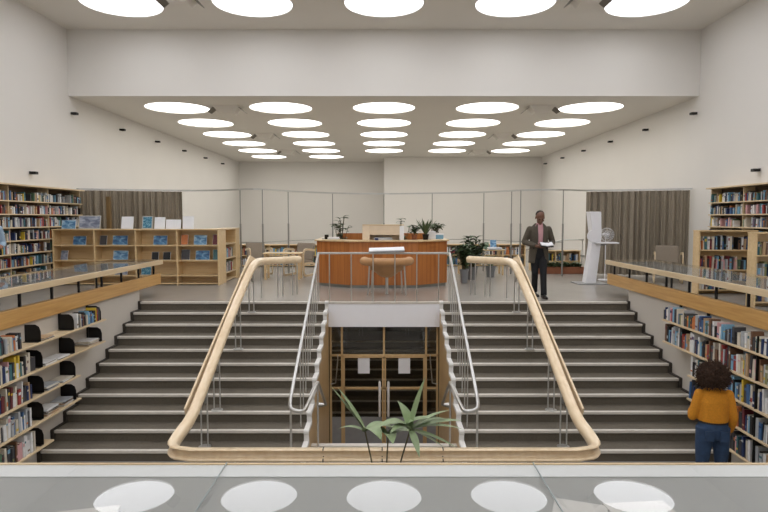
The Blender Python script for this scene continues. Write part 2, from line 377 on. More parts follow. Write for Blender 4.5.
for n, s in ((1, -1), (2, 1)):
    a, b = sorted((s*.80, s*.005)); d = struct(bars([(a, a+.035, -2.84, ZT-.03), (b-.035, b, -2.84, ZT-.03), (a, b, ZM-.025, ZM+.02), (a, b, ZT-.06, ZT-.03)]).build(f'door_{n}', M['jamb'], bevel=.004))
    child(box(a+.035, b-.035, YG-.004, YG+.004, ZM, ZT-.05), 'door_pane', M['dglass'], d); child(box(a+.035, b-.035, YG-.004, YG+.004, ZP, ZM), 'door_pane', M['dglass'], d)
    child(box(a+.02, b-.02, YG-.014, YG+.014, -2.84, ZP), 'door_panel', M['greypl'], d)
    hx = s*.085; child(MB().tube([(hx, YG-.03, -2.25), (hx, YG-.09, -2.25), (hx, YG-.09, -1.6), (hx, YG-.03, -1.6)], .024), 'door_handle', M['white'], d, smooth=True)
    px = s*.395; tag(box(px-.115, px+.115, YG-.016, YG-.0045, -1.43, -1.09).build('notice', M['paper']), f'white paper notice taped to the {SIDE[s]} leaf of the glazed door', 'notice', 'notices on the doors')
    tag(MB().tube([(s*.90, YG-.05, -1.05), (s*.90, YG-.06, -1.15), (s*.94, YG-.08, -1.6), (s*1.03, YG-.08, -1.62)], .012).build('grab_rail', M['steel'], smooth=True), f'bent steel grab bar beside the {SIDE[s]} side light of the door', 'rail')

# ------------------------------------------------------------------ wooden handrail
def arc(c, r, a0, a1, z, n=8): return [(c[0]+r*math.cos(R(a0+(a1-a0)*i/n)), c[1]+r*math.sin(R(a0+(a1-a0)*i/n)), z) for i in range(n+1)]
def smooth_path(p, it=2):
    p = [Vector(q) for q in p]
    for _ in range(it):
        q = [p[0]]
        for a, b in zip(p, p[1:]): q += [a*.75+b*.25, a*.25+b*.75]
        p = q+[p[-1]]
    return p
XR = 2.46
def zn(y): return -(YS-.04-y)/ST*RI      # nosing line
half = [(-1.76, 12.5, .74), (-2.1, 12.21, .74), (-2.40, 11.97, .74), (-XR-.01, 11.85, .74), (-XR-.015, 11.65, .73), (-XR, 11.1, zn(11.1)+.82), (-XR, 9.5, zn(9.5)+.85), (-XR+.02, 7.8, zn(7.8)+.84),
        (-XR+.03, 7.35, -.94), (-XR+.04, 6.85, -.965), (-XR+.1, 6.44, -.965), (-XR+.36, 6.36, -.965)]
path = smooth_path(half, 2)
path = path+[Vector((-p.x, p.y, p.z)) for p in reversed(path)]
rail = empty('handrail', (0, 6.36, LOW), 'long pale wooden handrail looping down both stairs and across the front', 'handrail')
# C-shaped profile: rounded back facing the well, hand groove on the outer side
prof = [(-.02, .066), (.045, .069), (.056, .058), (.016, .046), (-.006, .024), (-.008, -.01), (.008, -.03), (.045, -.034), (.06, -.05), (.05, -.068), (.0, -.076), (-.04, -.062), (-.062, -.02), (-.056, .036)]
MB().sweep(path, prof).build('rail', M['rail'], rail, smooth=True)
for s in (-1, 1):
    fin = [(s*(XR+.085), y, zn(y)+.88) for y in (11.75, 11.3, 10.5, 9.5, 8.5, 7.9, 7.5)]
    fin[0] = (s*(XR+.085), 11.75, .76)
    MB().sweep(fin, [(-.014, -.085), (.014, -.085), (.014, .045), (-.014, .045)]).build('fin', M['rail'], rail, bevel=.006)
    for y0 in (11.05, 10.0, 8.68, 8.05):
        k = math.ceil((YS-.04-y0)/ST-.001); zb = -k*RI if y0 < YS-.05 else 0
        for dx in (-.055, .055):
            MB().tube([(s*(XR+.01)+dx*.8, y0, zb+.004), (s*(XR+.01)+dx*.8, y0, zn(y0)+.8)], .011).build('post', M['steel'], rail, smooth=True)
        MB().tube([(s*(XR+.01), y0, zb+.003), (s*(XR+.01), y0, zb+.014)], .085, 16).build('base_plate', M['steel'], rail)
        MB().sweep([(s*(XR+.09), y0, zn(y0)+.84), (s*(XR+.01), y0, zn(y0)+.74), (s*(XR-.01), y0, zn(y0)+.56)], [(-.03, -.008), (.03, -.008), (.03, .008), (-.03, .008)]).build('bracket', M['pole'], rail)
    for x, y in ((2.46, 11.9), (2.17, 12.15), (2.08, 12.22), (1.9, 12.37), (1.82, 12.44)):
        MB().tube([(s*x, y, .004), (s*x, y, .69)], .011).build('post', M['steel'], rail, smooth=True)
for x in (-1.6, -.65, .65, 1.6):
    for dx in (-.04, .04): MB().tube([(x+dx, 6.4, LOW+.004), (x+dx, 6.4, -1.03)], .011).build('post', M['steel'], rail, smooth=True)
for x in (-.66, -.02, .64): MB().sweep([(x-.006, 6.36, -.965), (x+.006, 6.36, -.965)], [(p[0]*1.02+(.003 if p[0] > 0 else -.003), p[1]*1.03) for p in prof]).build('joint', M['black'], rail)

# ------------------------------------------------------------------ steel balustrade round the well
bal = empty('balustrade', (0, YS+.03, 0), 'grey steel balustrade around the opening above the central door', 'railing')
ZB = .93; YB = YS+.04
MB().sweep([(-1.26, YB, ZB), (1.26, YB, ZB)], [(-.025, -.018), (.025, -.018), (.025, .018), (-.025, .018)]).build('top_rail', M['steel'], bal, bevel=.005)
for i in range(6): MB().tube([(-1.05+.42*i, YB, .006), (-1.05+.42*i, YB, ZB)], .012).build('baluster', M['steel'], bal, smooth=True)
for s in (-1, 1):
    a = Vector((s*1.26, YB, ZB)); b = Vector((s*1.17, 7.3, -.68))
    MB().tube(smooth_path([a, b+(a-b)*.04, b, b+Vector((-s*.02, -.12, -.06)), Vector((s*1.0, 7.15, -.76)), Vector((s*.97, 7.25, -.76)), Vector((s*.93, 8.2, -.68)), Vector((s*.93, 8.35, -.74)), Vector((s*.93, 9.35, -1.36))], 2), .024).build('side_rail', M['steel'], bal, smooth=True)
    for k in range(0, 10):
        y = yk(k)+.12; t = (y-7.3)/(YB-7.3); p = b+(a-b)*t
        MB().tube([(p.x, y, -k*RI+.003), (p.x, p.y, p.z)], .009).build('baluster', M['steel'], bal, smooth=True)
    for y, x in ((7.35, 1.17), ): MB().tube([(s*x, y, LOW+.003), (s*x, y, -.66)], .014).build('baluster', M['steel'], bal, smooth=True)
    MB().tube([(s*.93, 8.25, LOW+.013), (s*.93, 8.25, -.7)], .014).build('baluster', M['steel'], bal, smooth=True)
    MB().tube([(s*.93, 9.33, -1.36), (s*1.06, 9.33, -1.37)], [.02, .05], 12).build('flange', M['steel'], bal, smooth=True)
# reading board on the balustrade
rb = empty('reading_board', (.05, YB, ZB), 'white slanted reading board fixed on top of the balustrade', 'board')
mx = Matrix.Translation((.05, YB+.02, ZB+.065)) @ Matrix.Rotation(R(-2), 4, 'Y') @ Matrix.Rotation(R(7), 4, 'X')
MB().box(-.34, .34, -.17, .17, 0, .02, mx).build('panel', M['paper'], rb, bevel=.004); MB().box(-.34, .34, -.17, .17, -.022, 0, mx).build('tray', M['greypl'], rb)
for s in (-1, 1): MB().box(.05+s*.22-.015, .05+s*.22+.015, YB-.012, YB+.012, ZB+.018, ZB+.045).build('support', M['steel'], rb)

# ------------------------------------------------------------------ parapets and glass cases
def parapet(s):
    a, b = sorted((s*4.655, s*4.735))
    t = tag(box(a, b, 2.2, 12.4, .236, .455).build('parapet_board', M['board'], bevel=.006), f'long yellowish wooden parapet board along the {SIDE[s]} side of the stairs', 'parapet')
    c = empty('display_case', (s*5.15, 7.2, .41), f'long glass-topped display case on black posts above the {SIDE[s]} parapet', 'display case', 'glass display cases around the pit')
    x0, x1 = 4.62, 5.68
    def bx(u0, u1, *r_): a_, b_ = sorted((s*u0, s*u1)); return MB().box(a_, b_, *r_)
    f = bx(x0, x0+.035, 2.2, 12.45, .645, .735); a_, b_ = sorted((s*(x1-.035), s*x1)); f.box(a_, b_, 2.2, 12.45, .645, .735)
    a_, b_ = sorted((s*(x0+.035), s*(x1-.035))); f.box(a_, b_, 12.415, 12.45, .645, .735); f.box(a_, b_, 2.2, 2.235, .645, .735)
    f.build('frame', M['birch'], c, bevel=.004)
    bx(x0+.035, x1-.035, 2.235, 12.415, .645, .70).build('base_panel', M['lining'], c)
    for k in range(5): bx(x0+.01, x1-.01, 2.25+k*2.03, 2.25+k*2.03+2.02, .737, .743).build('glass_top', M['glass'], c)
    for k in range(14):
        y = 2.42+.75*k
        bx(4.70, 4.73, y-.015, y+.015, .36, .645).build('post', M['black'], c)
    for k in range(4): bx(5.60, 5.63, 2.6+k*3-.015, 2.6+k*3+.015, .003, .645).build('leg', M['black'], c)
for s in (-1, 1): parapet(s)
fc = empty('display_case', (0, 1.8, 0), 'wide glass-topped display case in the foreground with pale lining', 'display case', 'glass display cases around the pit')
MB().box(-4.6, 4.6, 2.128, 2.14, .56, .704).box(-4.6, 4.6, 1.2, 1.225, .56, .705).box(-4.6, -4.575, 1.225, 2.125, .56, .705).box(4.575, 4.6, 1.225, 2.125, .56, .705).build('frame', M['birchx'], fc)
box(-4.575, 4.575, 1.225, 2.127, .56, .697).build('lining', M['lining'], fc)
box(-4.575, 4.575, 2.03, 2.127, .6975, .7005).build('inner_edge', M['band'], fc)
GX = [-4.59, -3.9, -2.77, -1.67, -.575, .545, 1.65, 2.77, 3.9, 4.59]
for a, b in zip(GX, GX[1:]):
    box(a+.0015, b-.0015, 1.21, 2.136, .7052, .709).build('glass_top', M['glass'], fc)
for x in GX[1:-1]: box(x-.0012, x+.0012, 1.21, 2.135, .7045, .7092).build('glass_seam', M['seam'], fc)
for x in (-4.2, -2.1, 0, 2.1, 4.2):
    for y in (1.3, 2.05): box(x-.02, x+.02, y-.02, y+.02, .001, .56).build('leg', M['black'], fc)
def sheet(x, y, z, w, d, rz, label, m='frame', t=.004):
    mx = Matrix.Translation((x, y, z)) @ Matrix.Rotation(rz, 4, 'Z'); return tag(MB().box(-w/2, w/2, -d/2, d/2, 0, t, mx).build('paper_sheet', M[m]), label, 'paper')
sheet(-.9, 1.70, .698, .2, .2, .25, 'white paper sheet inside the foreground case, left of the centre')
sheet(.58, 1.72, .698, .16, .26, -.35, 'white paper sheet inside the foreground case, right of the centre seam')
sheet(.8, 1.72, .698, .2, .24, .1, 'white booklet inside the foreground case, farthest right of the papers', t=.005)

# ------------------------------------------------------------------ books
STUFF = MB(); STM = [M['page']]+[BM[n] for n, c, w in PAL]
def book_mesh(mb, mx, t, d, h, cov, pg, band=None):
    mb.m = cov; mb.box(-t/2, t/2, -d/2, -d/2+.004, 0, h, mx); mb.box(-t/2, -t/2+.003, -d/2+.004, d/2, 0, h, mx); mb.box(t/2-.003, t/2, -d/2+.004, d/2, 0, h, mx)
    mb.m = pg; mb.box(-t/2+.003, t/2-.003, -d/2+.004, d/2-.006, .004, h-.006, mx)
    if band is not None:
        mb.m = band; z = h*random.choice((.62, .7, .2)); mb.box(-t/2+.001, t/2-.001, -d/2-.0012, -d/2, z, z+h*random.uniform(.06, .2), mx)
bn = 0
def run(o, d, n, length, hmax, ctx=None, group=None, tmin=.026, tmax=.064, dep=(.13, .17), start=0, fill=1.0, hmin=.62):
    """row of upright books from point o along d, spines towards n; ctx None -> into the uncountable mass"""
    global bn
    o = Vector(o); d = Vector(d); n = Vector(n); u = 0; i = start; lean = 0
    while True:
        t = random.uniform(tmin, tmax)*(.7 if random.random() < .4 else 1)
        if u+t > length: break
        if random.random() > fill: u += random.uniform(.05, .12); continue
        h = hmax*random.uniform(hmin, 1); dp = random.uniform(*dep); ci = random.choices(range(len(PAL)), PW)[0]; nm = PAL[ci][0]
        lean = random.choice((0, 0, 0, 0, .06, -.05)); 
        bi = random.randrange(len(PAL)) if random.random() < .55 else None
        p = o+d*(u+t/2)-n*(dp/2+random.uniform(0, .02))
        ez = Vector((0, 0, 1)); ex = d; ey = -n
        if ex.cross(ey).z < 0: ex = -ex
        mr = Matrix(((ex.x, ey.x, 0, 0), (ex.y, ey.y, 0, 0), (0, 0, 1, 0), (0, 0, 0, 1)))
        ext = abs(math.tan(lean))*h
        if lean: p = p+d*(ext*.5)
        mr = mr @ Matrix.Rotation(lean, 4, 'Y'); lift = abs(math.sin(lean))*t/2
        if ctx is None:
            book_mesh(STUFF, Matrix.Translation(p+Vector((0, 0, lift+.001))) @ mr, t, dp, h, ci+1, 0, None if bi is None else bi+1)
        else:
            mb = MB(); book_mesh(mb, Matrix.Identity(4), t, dp, h, 0, 1, None if bi is None else 2)
            me = MB.build(mb, 'book', [BM[nm], M['page']]+([BM[PAL[bi][0]]] if bi is not None else []))
            me.location = p+Vector((0, 0, lift+.001)); me.rotation_euler = mr.to_euler(); bn += 1
            sz = ('thin ' if t < .03 else 'thick ' if t > .052 else '')+('tall ' if h > hmax*.9 else 'short ' if h < hmax*.7 else '')
            tag(me, f'{sz}{nm} book, {ordn(i)} from {ctx}', 'book', group)
        u += t+ext+.0015; i += 1
    return i
def bookend(s, x, y, z, label):
    """black quarter-round plate across the shelf with a foot"""
    r = empty('bookend', (x, y, z), label, 'bookend', 'black bookends on the left pit shelves')
    pl = [(0, 0), (.21, 0), (.21, .13), (.19, .19), (.14, .22), (0, .22)]
    MB().loft([[Vector((x-s*.0+(-s)*(-.0)+(s*-1)*(-.105)+(-s)*(p[0]) * 1, yy, z+.004+p[1])) for p in pl] for yy in (y-.002, y+.002)]).build('plate', M['black'], r)
    MB().box(x-.1, x+.1, y-.06, y+.002, z+.0005, z+.004).build('foot', M['black'], r)
def stack(x, y, z, n, label, w=.2, d=.28, t=.007):
    r = empty('magazine_stack', (x, y, z), label, 'magazines', 'piles of magazines on the left pit shelves')
    for k in range(n):
        nm = random.choice(['white', 'cream', 'pale grey', 'pale grey', 'white', 'tan', 'charcoal']); mx = Matrix.Translation((x+random.uniform(-.012, .012), y+random.uniform(-.02, .02), z+.001+k*(t+.0006))) @ Matrix.Rotation(random.uniform(-.1, .1), 4, 'Z')
        MB().box(-w/2, w/2, -d/2, d/2, 0, t, mx).build('magazine', BM[nm], r)

SZ = [0, -.34, -.68, -1.02, -1.36, -1.66]; SE = [9.45, 9.4, 8.6, 8.6, 7.85, 7.3]
def pit_bookcase(s):
    r = empty('bookcase', (s*4.6, 7.4, LOW), f'wall-mounted wooden bookcase below the parapet on the {SIDE[s]} of the stairs', 'bookcase', 'pit bookcases beside the stairs')
    for z, ye in zip(SZ, SE):
        a, b = sorted((s*4.43, s*4.698)); MB().box(a, b, 4.6, ye, z-.026, z-.002).build('shelf', M['birch'], r, bevel=.003)
    for y, zb in ((5.2, -1.69), (7.05, -1.69), (8.55, -1.05), (9.35, -.37)):
        a, b = sorted((s*4.672, s*4.698)); MB().box(a, b, y-.02, y+.02, zb, .23).build('wall_bracket', M['black'], r)
    if s > 0:
        for z0, z1 in zip(SZ[1:], SZ): MB().box(4.44, 4.67, 7.02, 7.035, z0-.001, z1-.03).build('divider', M['black'], r)
        MB().box(4.44, 4.67, 7.02, 7.035, -.001, .2).build('divider', M['black'], r)
for s in (-1, 1): pit_bookcase(s)
SN = ['top shelf', 'second shelf', 'third shelf', 'fourth shelf', 'fifth shelf', 'bottom shelf']
for k in range(5):
    z = SZ[k]; hm = .23 if k == 0 else .285
    i = run((4.45, SE[k]-.02, z), (0, -1, 0), (-1, 0, 0), SE[k]-.02-7.045, hm, f'stairs end, {SN[k]}, right pit bookcase', 'books in the right pit bookcase', tmin=.031, tmax=.062)
    run((4.45, 7.01, z), (0, -1, 0), (-1, 0, 0), .3, hm, f'stairs end, {SN[k]}, right pit bookcase', 'books in the right pit bookcase', start=i, tmin=.031, tmax=.062)
gl = 'books in the left pit bookcase'
for k, (y0, y1) in enumerate(((7.26, 6.7), (7.54, 6.7), (7.45, 6.7), (7.40, 6.7), (7.47, 6.7))):
    run((-4.45, y0, SZ[k]), (0, -1, 0), (1, 0, 0), y0-y1, .235 if k == 0 else .27, f'the bookend, near run, {SN[k]}, left pit bookcase', gl, tmin=.028, tmax=.055)
run((-4.45, 9.29, 0), (0, -1, 0), (1, 0, 0), .72, .22, 'the stairs end, top shelf, left pit bookcase', gl, tmin=.022, tmax=.045)
def B(y, k, t): bookend(-1, -4.56, y, SZ[k], f'black quarter-round bookend on the {SN[k]} of the left bookcase, {t}')
B(9.32, 0, 'nearest the stairs'); B(8.5, 0, 'behind the far books'); B(7.67, 0, 'at the near books')
B(9.33, 1, 'nearest the stairs'); B(8.5, 1, 'in the middle'); B(7.69, 1, 'at the near books')
B(8.5, 2, 'nearest the stairs'); B(7.70, 2, 'at the near books'); B(8.5, 3, 'nearest the stairs'); B(7.67, 3, 'at the near books'); B(7.65, 4, 'at the near books')
def G(y, k, n, t): stack(-4.56, y, SZ[k], n, f'pile of magazines on the {SN[k]} of the left bookcase, {t}')
G(7.86, 0, 4, 'behind the near bookend'); G(9.1, 1, 9, 'nearest the stairs'); G(8.22, 1, 3, 'before the middle bookend'); G(7.9, 1, 4, 'by the near bookend')
G(8.3, 2, 4, 'nearest the stairs'); G(7.92, 2, 6, 'by the near bookend'); G(8.28, 3, 9, 'nearest the stairs'); G(7.9, 3, 11, 'by the near bookend'); G(7.12, 5, 8, 'at the stairs end')

# ------------------------------------------------------------------ tall wall bookcases
def tall_bookcase(s, y0, y1, rows):
    r = empty('bookcase', (s*8.05, (y0+y1)/2, 0), f'tall wooden bookcase full of books against the {SIDE[s]} wall', 'bookcase', 'tall bookcases on the side walls')
    def bx(u0, u1, *q): a, b = sorted((s*u0, s*u1)); return MB().box(a, b, *q)
    bx(7.84, 8.245, y0, y1, 2.30, 2.335).build('top_board', M['birch'], r, bevel=.004)
    bx(8.215, 8.245, y0, y1, .02, 2.30).build('back_panel', M['dark'], r)
    for y in (y0, y0+(y1-y0)/3, y0+2*(y1-y0)/3, y1-.03): bx(7.97, 8.215, y, y+.03, .0, 2.30).build('side_panel', M['birch'], r)
    for z in rows: bx(7.9, 8.215, y0+.03, y1-.03, z-.025, z).build('shelf', M['birch'], r)
    L = (y1-y0)/3-.04
    for z in rows[:-1] if False else rows:
        for k in range(3): run((s*7.94, y0+.035+k*(y1-y0)/3, z), (0, 1, 0), (-s, 0, 0), L, .222, tmin=.028, tmax=.052, fill=.88)
rows = [1.98-.286*k for k in range(7)]
tall_bookcase(-1, 11.2, 15.72, rows); tall_bookcase(1, 10.6, 14.62, rows)
bookend(1, 7.5, 11.9, 1.35, 'x') if False else None

# ------------------------------------------------------------------ low bookcases and display shelf
def low_unit(name, x0, x1, y, dep, h, zs, nb, label, group, m='birchx', face=-1):
    """open shelf unit facing -Y"""
    r = empty(name, ((x0+x1)/2, y, 0), label, 'bookcase', group)
    box(x0-.01, x1+.01, y-.01, y+dep, h-.03, h).build('top_board', M[m], r, bevel=.004)
    box(x0, x1, y+dep-.015, y+dep, .0, h-.03).build('back_panel', M[m], r)
    for k in range(nb+1):
        x = x0+(x1-x0-.03)*k/nb; box(x, x+.03, y, y+dep-.015, 0, h-.03).build('side_panel', M[m], r)
    for z in zs:
        for k in range(nb):
            xa = x0+.03+(x1-x0-.03)*k/nb; box(xa, xa+(x1-x0-.03)/nb-.03, y+.005, y+dep-.015, z-.025, z).build('shelf', M[m], r)
    return r
DY = 14.2; DX0, DX1 = X(52, DY), X(218.5, DY); DZ = [.96, .60, .24, .05]
low_unit('display_shelf', DX0, DX1, DY, .36, 1.345, DZ, 4, 'long low wooden display shelf with four bays, left of the stairs', None)
# side-facing unit behind its right end
r = empty('bookcase', (-4.1, 15.4, 0), 'low wooden bookcase behind the display shelf, facing the reading tables', 'bookcase')
box(-4.36, -3.93, 14.575, 16.3, 1.315, 1.345).build('top_board', M['birch'], r); box(-4.36, -4.34, 14.575, 16.3, 0, 1.315).build('back_panel', M['birch'], r)
box(-4.34, -3.95, 14.575, 14.9, 0, 1.315).build('side_panel', M['birchx'], r); box(-4.34, -3.95, 15.9, 16.3, 0, 1.315).build('side_panel', M['birchx'], r)
for z in DZ: box(-4.34, -3.96, 14.9, 15.9, z-.025, z).build('shelf', M['birch'], r)
run((-3.99, 14.95, .60), (0, 1, 0), (1, 0, 0), .8, .26, tmin=.03, tmax=.05); run((-3.99, 14.95, .24), (0, 1, 0), (1, 0, 0), .9, .26, tmin=.03, tmax=.05)
LZ = [.94, .52, .1]
low_unit('low_bookcase', 6.60, 7.82, 12.5, .24, 1.35, LZ, 1, 'low wooden bookcase on the right, farther of the two facing rows', 'low bookcases on the right')
low_unit('low_bookcase', 6.64, 7.82, 10.65, .24, 1.35, LZ, 1, 'low wooden bookcase on the right, nearer of the two facing rows', 'low bookcases on the right')
for y, x0 in ((12.5, 6.60), (10.65, 6.64)):
    for z in LZ:
        run((x0+.04, y+.03, z), (1, 0, 0), (0, -1, 0), 1.1, .3, tmin=.026, tmax=.05, fill=.97, hmin=.6)

def leaner(name, x0, x1, h, y, z, m, label, cat, t=.014, tilt=12, border=None, stand=False):
    """cover-out book, leaflet or framed picture leaning back on a shelf"""
    mx = Matrix.Translation(((x0+x1)/2, y, z+.003)) @ Matrix.Rotation(R(-tilt), 4, 'X'); w = (x1-x0)/2
    r = empty(name, ((x0+x1)/2, y, z), label, cat)
    MB().box(-w, w, 0, t, 0, h, mx).build('board', M['frame'] if border else M['paper'], r)
    b = .02 if border else .004
    MB().box(-w+b, w-b, -.003, 0, b, h-b, mx).build('front_cover', m, r)
    top = mx @ Vector((0, t, h*.8)); MB().box(-.02, .02, 0, .004, 0, 1, Matrix.Translation((top.x, top.y+.09, z+.002)) @ Matrix.Rotation(R(10), 4, 'X') @ Matrix.Diagonal((1, 1, (top.z-z)*.98, 1))).build('prop', M['greypl'], r)
def disp(px0, px1, y0, z, m, label, cat='book', name='display_book', yo=.12, **k):
    hh = y0*DY/F; leaner(name, X(px0, DY), X(px1, DY), hh, DY+yo, z, m, label, cat, **k)
P = M['pic']; TZ = 1.345
disp(59, 73, 9, TZ, P[1], 'blue patterned leaflet standing on the left end of the display shelf', 'leaflet', 'leaflet')
disp(76, 98, 13.5, TZ, P[2], 'grey framed lake picture standing on top of the display shelf', 'picture', 'framed_picture', border=1)
disp(119, 131, 12.5, TZ, M['paper'], 'white leaflet standing alone mid-way along the display shelf top', 'leaflet', 'leaflet')
disp(140, 150.5, 13, TZ, P[3], 'teal fronted leaflet with white border on the display shelf top', 'leaflet', 'leaflet', border=1)
disp(152.5, 163, 12, TZ, M['paper'], 'white upright leaflet just right of the teal one on the display shelf', 'leaflet', 'leaflet')
disp(164, 179, 9.5, TZ, M['paper'], 'low wide white leaflet between two taller white ones on the display shelf', 'leaflet', 'leaflet')
disp(181, 192, 12.8, TZ, M['paper'], 'white leaflet nearest the right end of the display shelf top', 'leaflet', 'leaflet')
bay = ['leftmost bay', 'second bay', 'third bay', 'rightmost bay']
def D(px0, px1, h, row, b, m, what): disp(px0, px1, h, DZ[row], m, f'{what} on the {["upper", "middle", "third"][row]} shelf, {bay[b]} of the display shelf')
D(70, 83, 9, 0, 0, P[0], 'blue coast picture book'); D(57, 64, 9.5, 1, 0, P[2], 'small grey picture book')
D(97, 104, 9.5, 0, 1, BM['charcoal'], 'dark charcoal book'); D(110, 125, 9.5, 0, 1, P[0], 'wide blue landscape book'); D(110, 125, 9.5, 1, 1, P[1], 'wide sky blue landscape book'); D(111, 124, 9, 2, 1, P[2], 'grey landscape book')
D(151, 165, 9.5, 0, 2, P[0], 'blue seascape book'); D(149, 156, 8, 1, 2, BM['black'], 'black book, left of a pair,'); D(160.5, 168, 8, 1, 2, BM['black'], 'black book, right of a pair,')
D(138, 148, 8, 2, 2, P[3], 'teal book')
D(179, 186, 10.5, 0, 3, BM['orange'], 'orange book'); D(192, 205, 10, 0, 3, P[1], 'sky blue sea book'); D(211, 216, 10.5, 0, 3, BM['maroon'], 'narrow maroon book')
D(179, 187.5, 10.5, 1, 3, BM['charcoal'], 'dark charcoal book'); D(193.5, 207.5, 9.5, 1, 3, P[0], 'deep blue landscape book'); D(211, 216, 10.5, 1, 3, BM['teal'], 'narrow dark teal book')
tag(box(X(107, 15.2), X(110.5, 15.2), 15.2, 15.3, 0, 2.15).build('wooden_post', wood('post_wood', (122, 98, 62), (96, 76, 44), (6, 6, .6))), 'slim brown wooden post in front of the left curtain', 'post')

# ------------------------------------------------------------------ curtains and track
TR = [(-8.2, 16.0), (-5.8, 17.0), (-4.6, 16.8), (-3.9, 16.2), (-3.25, 16.0), (-2.75, 17.3), (-1.6, 18.7), (0, 19.2), (1.5, 18.7), (3.0, 18.2), (3.75, 16.6), (4.9, 16.3), (5.7, 17.1), (8.2, 15.95)]
track = empty('curtain_track', (0, 17, 0), 'slim grey curtain track on poles running across the hall behind the desk', 'curtain track')
tp = smooth_path([(x, y, 2.375) for x, y in TR], 2)
MB().sweep(tp, [(-.03, -.02), (.03, -.02), (.03, .025), (-.03, .025)]).build('rail', M['steel'], track)
for x, y in ((-3.9, 16.25), (-3.27, 16.12), (-2.75, 17.2), (-1.6, 18.65), (0, 19.1), (1.5, 18.65), (3.0, 18.0), (3.62, 17.0), (3.8, 16.65), (4.9, 16.38)):
    MB().tube([(x, y, .002), (x, y, 1.45)], .024, 10).build('pole', M['pole'], track, smooth=True); MB().tube([(x, y, 1.45), (x, y, 2.37)], .013, 10).build('pole', M['pole'], track, smooth=True)
wp = [p for p in smooth_path([(x, y, .95) for x, y in TR[3:12]], 2)]
MB().tube(wp, .009).build('lower_wire', M['pole'], track, smooth=True)
def curtain(s, a, b, label):
    a = Vector(a); b = Vector(b); L = (b-a).length; d = (b-a)/L; nrm = Vector((-d.y, d.x, 0)); n = int(L*60); out = []; inn = []
    for i in range(n+1):
        u = L*i/n; w = .045*math.sin(u*36+2.2*math.sin(u*4.3))+.03*math.sin(u*71+2+1.5*math.sin(u*7))
        p = a+d*u; out.append((p, w))
    rings = []
    for z, k in ((.03, 1.15), (.5, 1.08), (1.2, 1), (1.9, .9), (2.3, .7), (2.345, .6)):
        rings.append([p+nrm*(w*k)+Vector((0, 0, z)) for p, w in out]+[p+nrm*(w*k+.012)+Vector((0, 0, z)) for p, w in reversed(out)])
    return tag(MB().loft(rings).build('curtain', M['curtain'], smooth=True), label, 'curtain', 'taupe curtains')
curtain(-1, (-8.15, 16.0, 0), (-5.72, 16.98, 0), 'taupe pleated curtain hanging behind the low display shelf')
curtain(1, (5.75, 17.05, 0), (8.15, 15.98, 0), 'taupe pleated curtain hanging behind the white kiosk on the right')

# ------------------------------------------------------------------ reception desk
dk = empty('reception_desk', (0, 14.6, 0), 'orange-brown wood panelled reception desk with angled front and pale counter', 'desk')
fp = [(-1.60, 15.9), (-1.60, 14.2), (-.78, 13.6), (.78, 13.6), (1.50, 14.2), (1.50, 15.9)]
def offs(p, d):
    q = []
    for i, (x, y) in enumerate(p):
        v = Vector((x, y)); a = (v-Vector(p[i-1])).normalized() if i else None; b = (Vector(p[i+1])-v).normalized() if i < len(p)-1 else None
        t = ((a or b)+(b or a)).normalized(); nn = Vector((-t.y, t.x)); k = 1/max(.4, t.dot(b or a)); q.append((x+nn.x*d*k, y+nn.y*d*k))
    return q
def shell(p, d0, d1, z0, z1): return MB().prism(offs(p, d0)+offs(p, d1)[::-1], z0, z1)
shell(fp, 0, .04, .07, 1.06).build('front_panel', M['desk'], dk); shell(fp, .03, .06, .0, .07).build('plinth', M['pole'], dk)
shell(fp, -.05, .42, 1.06, 1.095).build('counter', M['birchx'], dk, bevel=.006)
box(-1.2, -.1, 15.45, 15.5, 0, 1.215).build('back_panel', M['desk'], dk); box(.35, 1.2, 15.45, 15.5, 0, 1.215).build('back_panel', M['desk'], dk)
for x in [-1.68]+[]: pass
mb = MB()
for i in range(len(fp)-1):
    a = Vector((*fp[i], 0)); b = Vector((*fp[i+1], 0)); n = max(2, int((b-a).length/.13)); d = (b-a).normalized()
    for k in range(1, n): p = a+(b-a)*k/n; q = Vector((d.y, -d.x, 0)); mb.add([p-d*.002+q*.0015+Vector((0, 0, .08)), p+d*.002+q*.0015+Vector((0, 0, .08)), p+d*.002+q*.0015+Vector((0, 0, 1.05)), p-d*.002+q*.0015+Vector((0, 0, 1.05))], [[0, 1, 2, 3]])
mb.build('panel_joints', mat('joint_brown', (120, 68, 30), .6), dk)
CZ = 1.095
def cup(x, y, z, r, h, m, name, label, cat): return tag(MB().lathe([(r*.8, .0), (r, .01), (r, h), (r-.006, h), (r-.01, .02), (.001, .018)], (x, y, z+.001), 20, False).build(name, m, smooth=True), label, cat)
cup(-1.38, 14.35, CZ, .05, .11, M['black'], 'pen_cup', 'black pen cup on the left end of the reception desk', 'cup')
def papers(x, y, z, w, d, n, label, rz=.0):
    r = empty('paper_pile', (x, y, z), label, 'papers')
    for k in range(n): MB().box(-w/2, w/2, -d/2, d/2, 0, .012, Matrix.Translation((x+random.uniform(-.01, .01), y, z+.001+k*.0125)) @ Matrix.Rotation(rz+random.uniform(-.1, .1), 4, 'Z')).build('booklet', random.choice([M['paper'], BM['pale grey'], M['paper']]), r)
papers(-1.22, 14.4, CZ, .28, .2, 4, 'white paper pile beside the black pen cup on the desk')
papers(-1.46, 14.75, CZ, .14, .2, 2, 'small dark-edged paper pile at the desk corner behind the cup')
def cuboid(name, x0, x1, y0, y1, z0, z1, m, label, cat, lid=None):
    r = empty(name, ((x0+x1)/2, (y0+y1)/2, z0), label, cat)
    MB().box(x0, x1, y0, y1, z0+.001, z1).build('body', m, r, bevel=.006)
    if lid is not None: MB().box(x0-.008, x1+.008, y0-.008, y1+.008, z1, z1+.03).build('lid', lid, r, bevel=.004)
    return r
cream = mat('cream_box', (226, 208, 182), .6, var=.03)
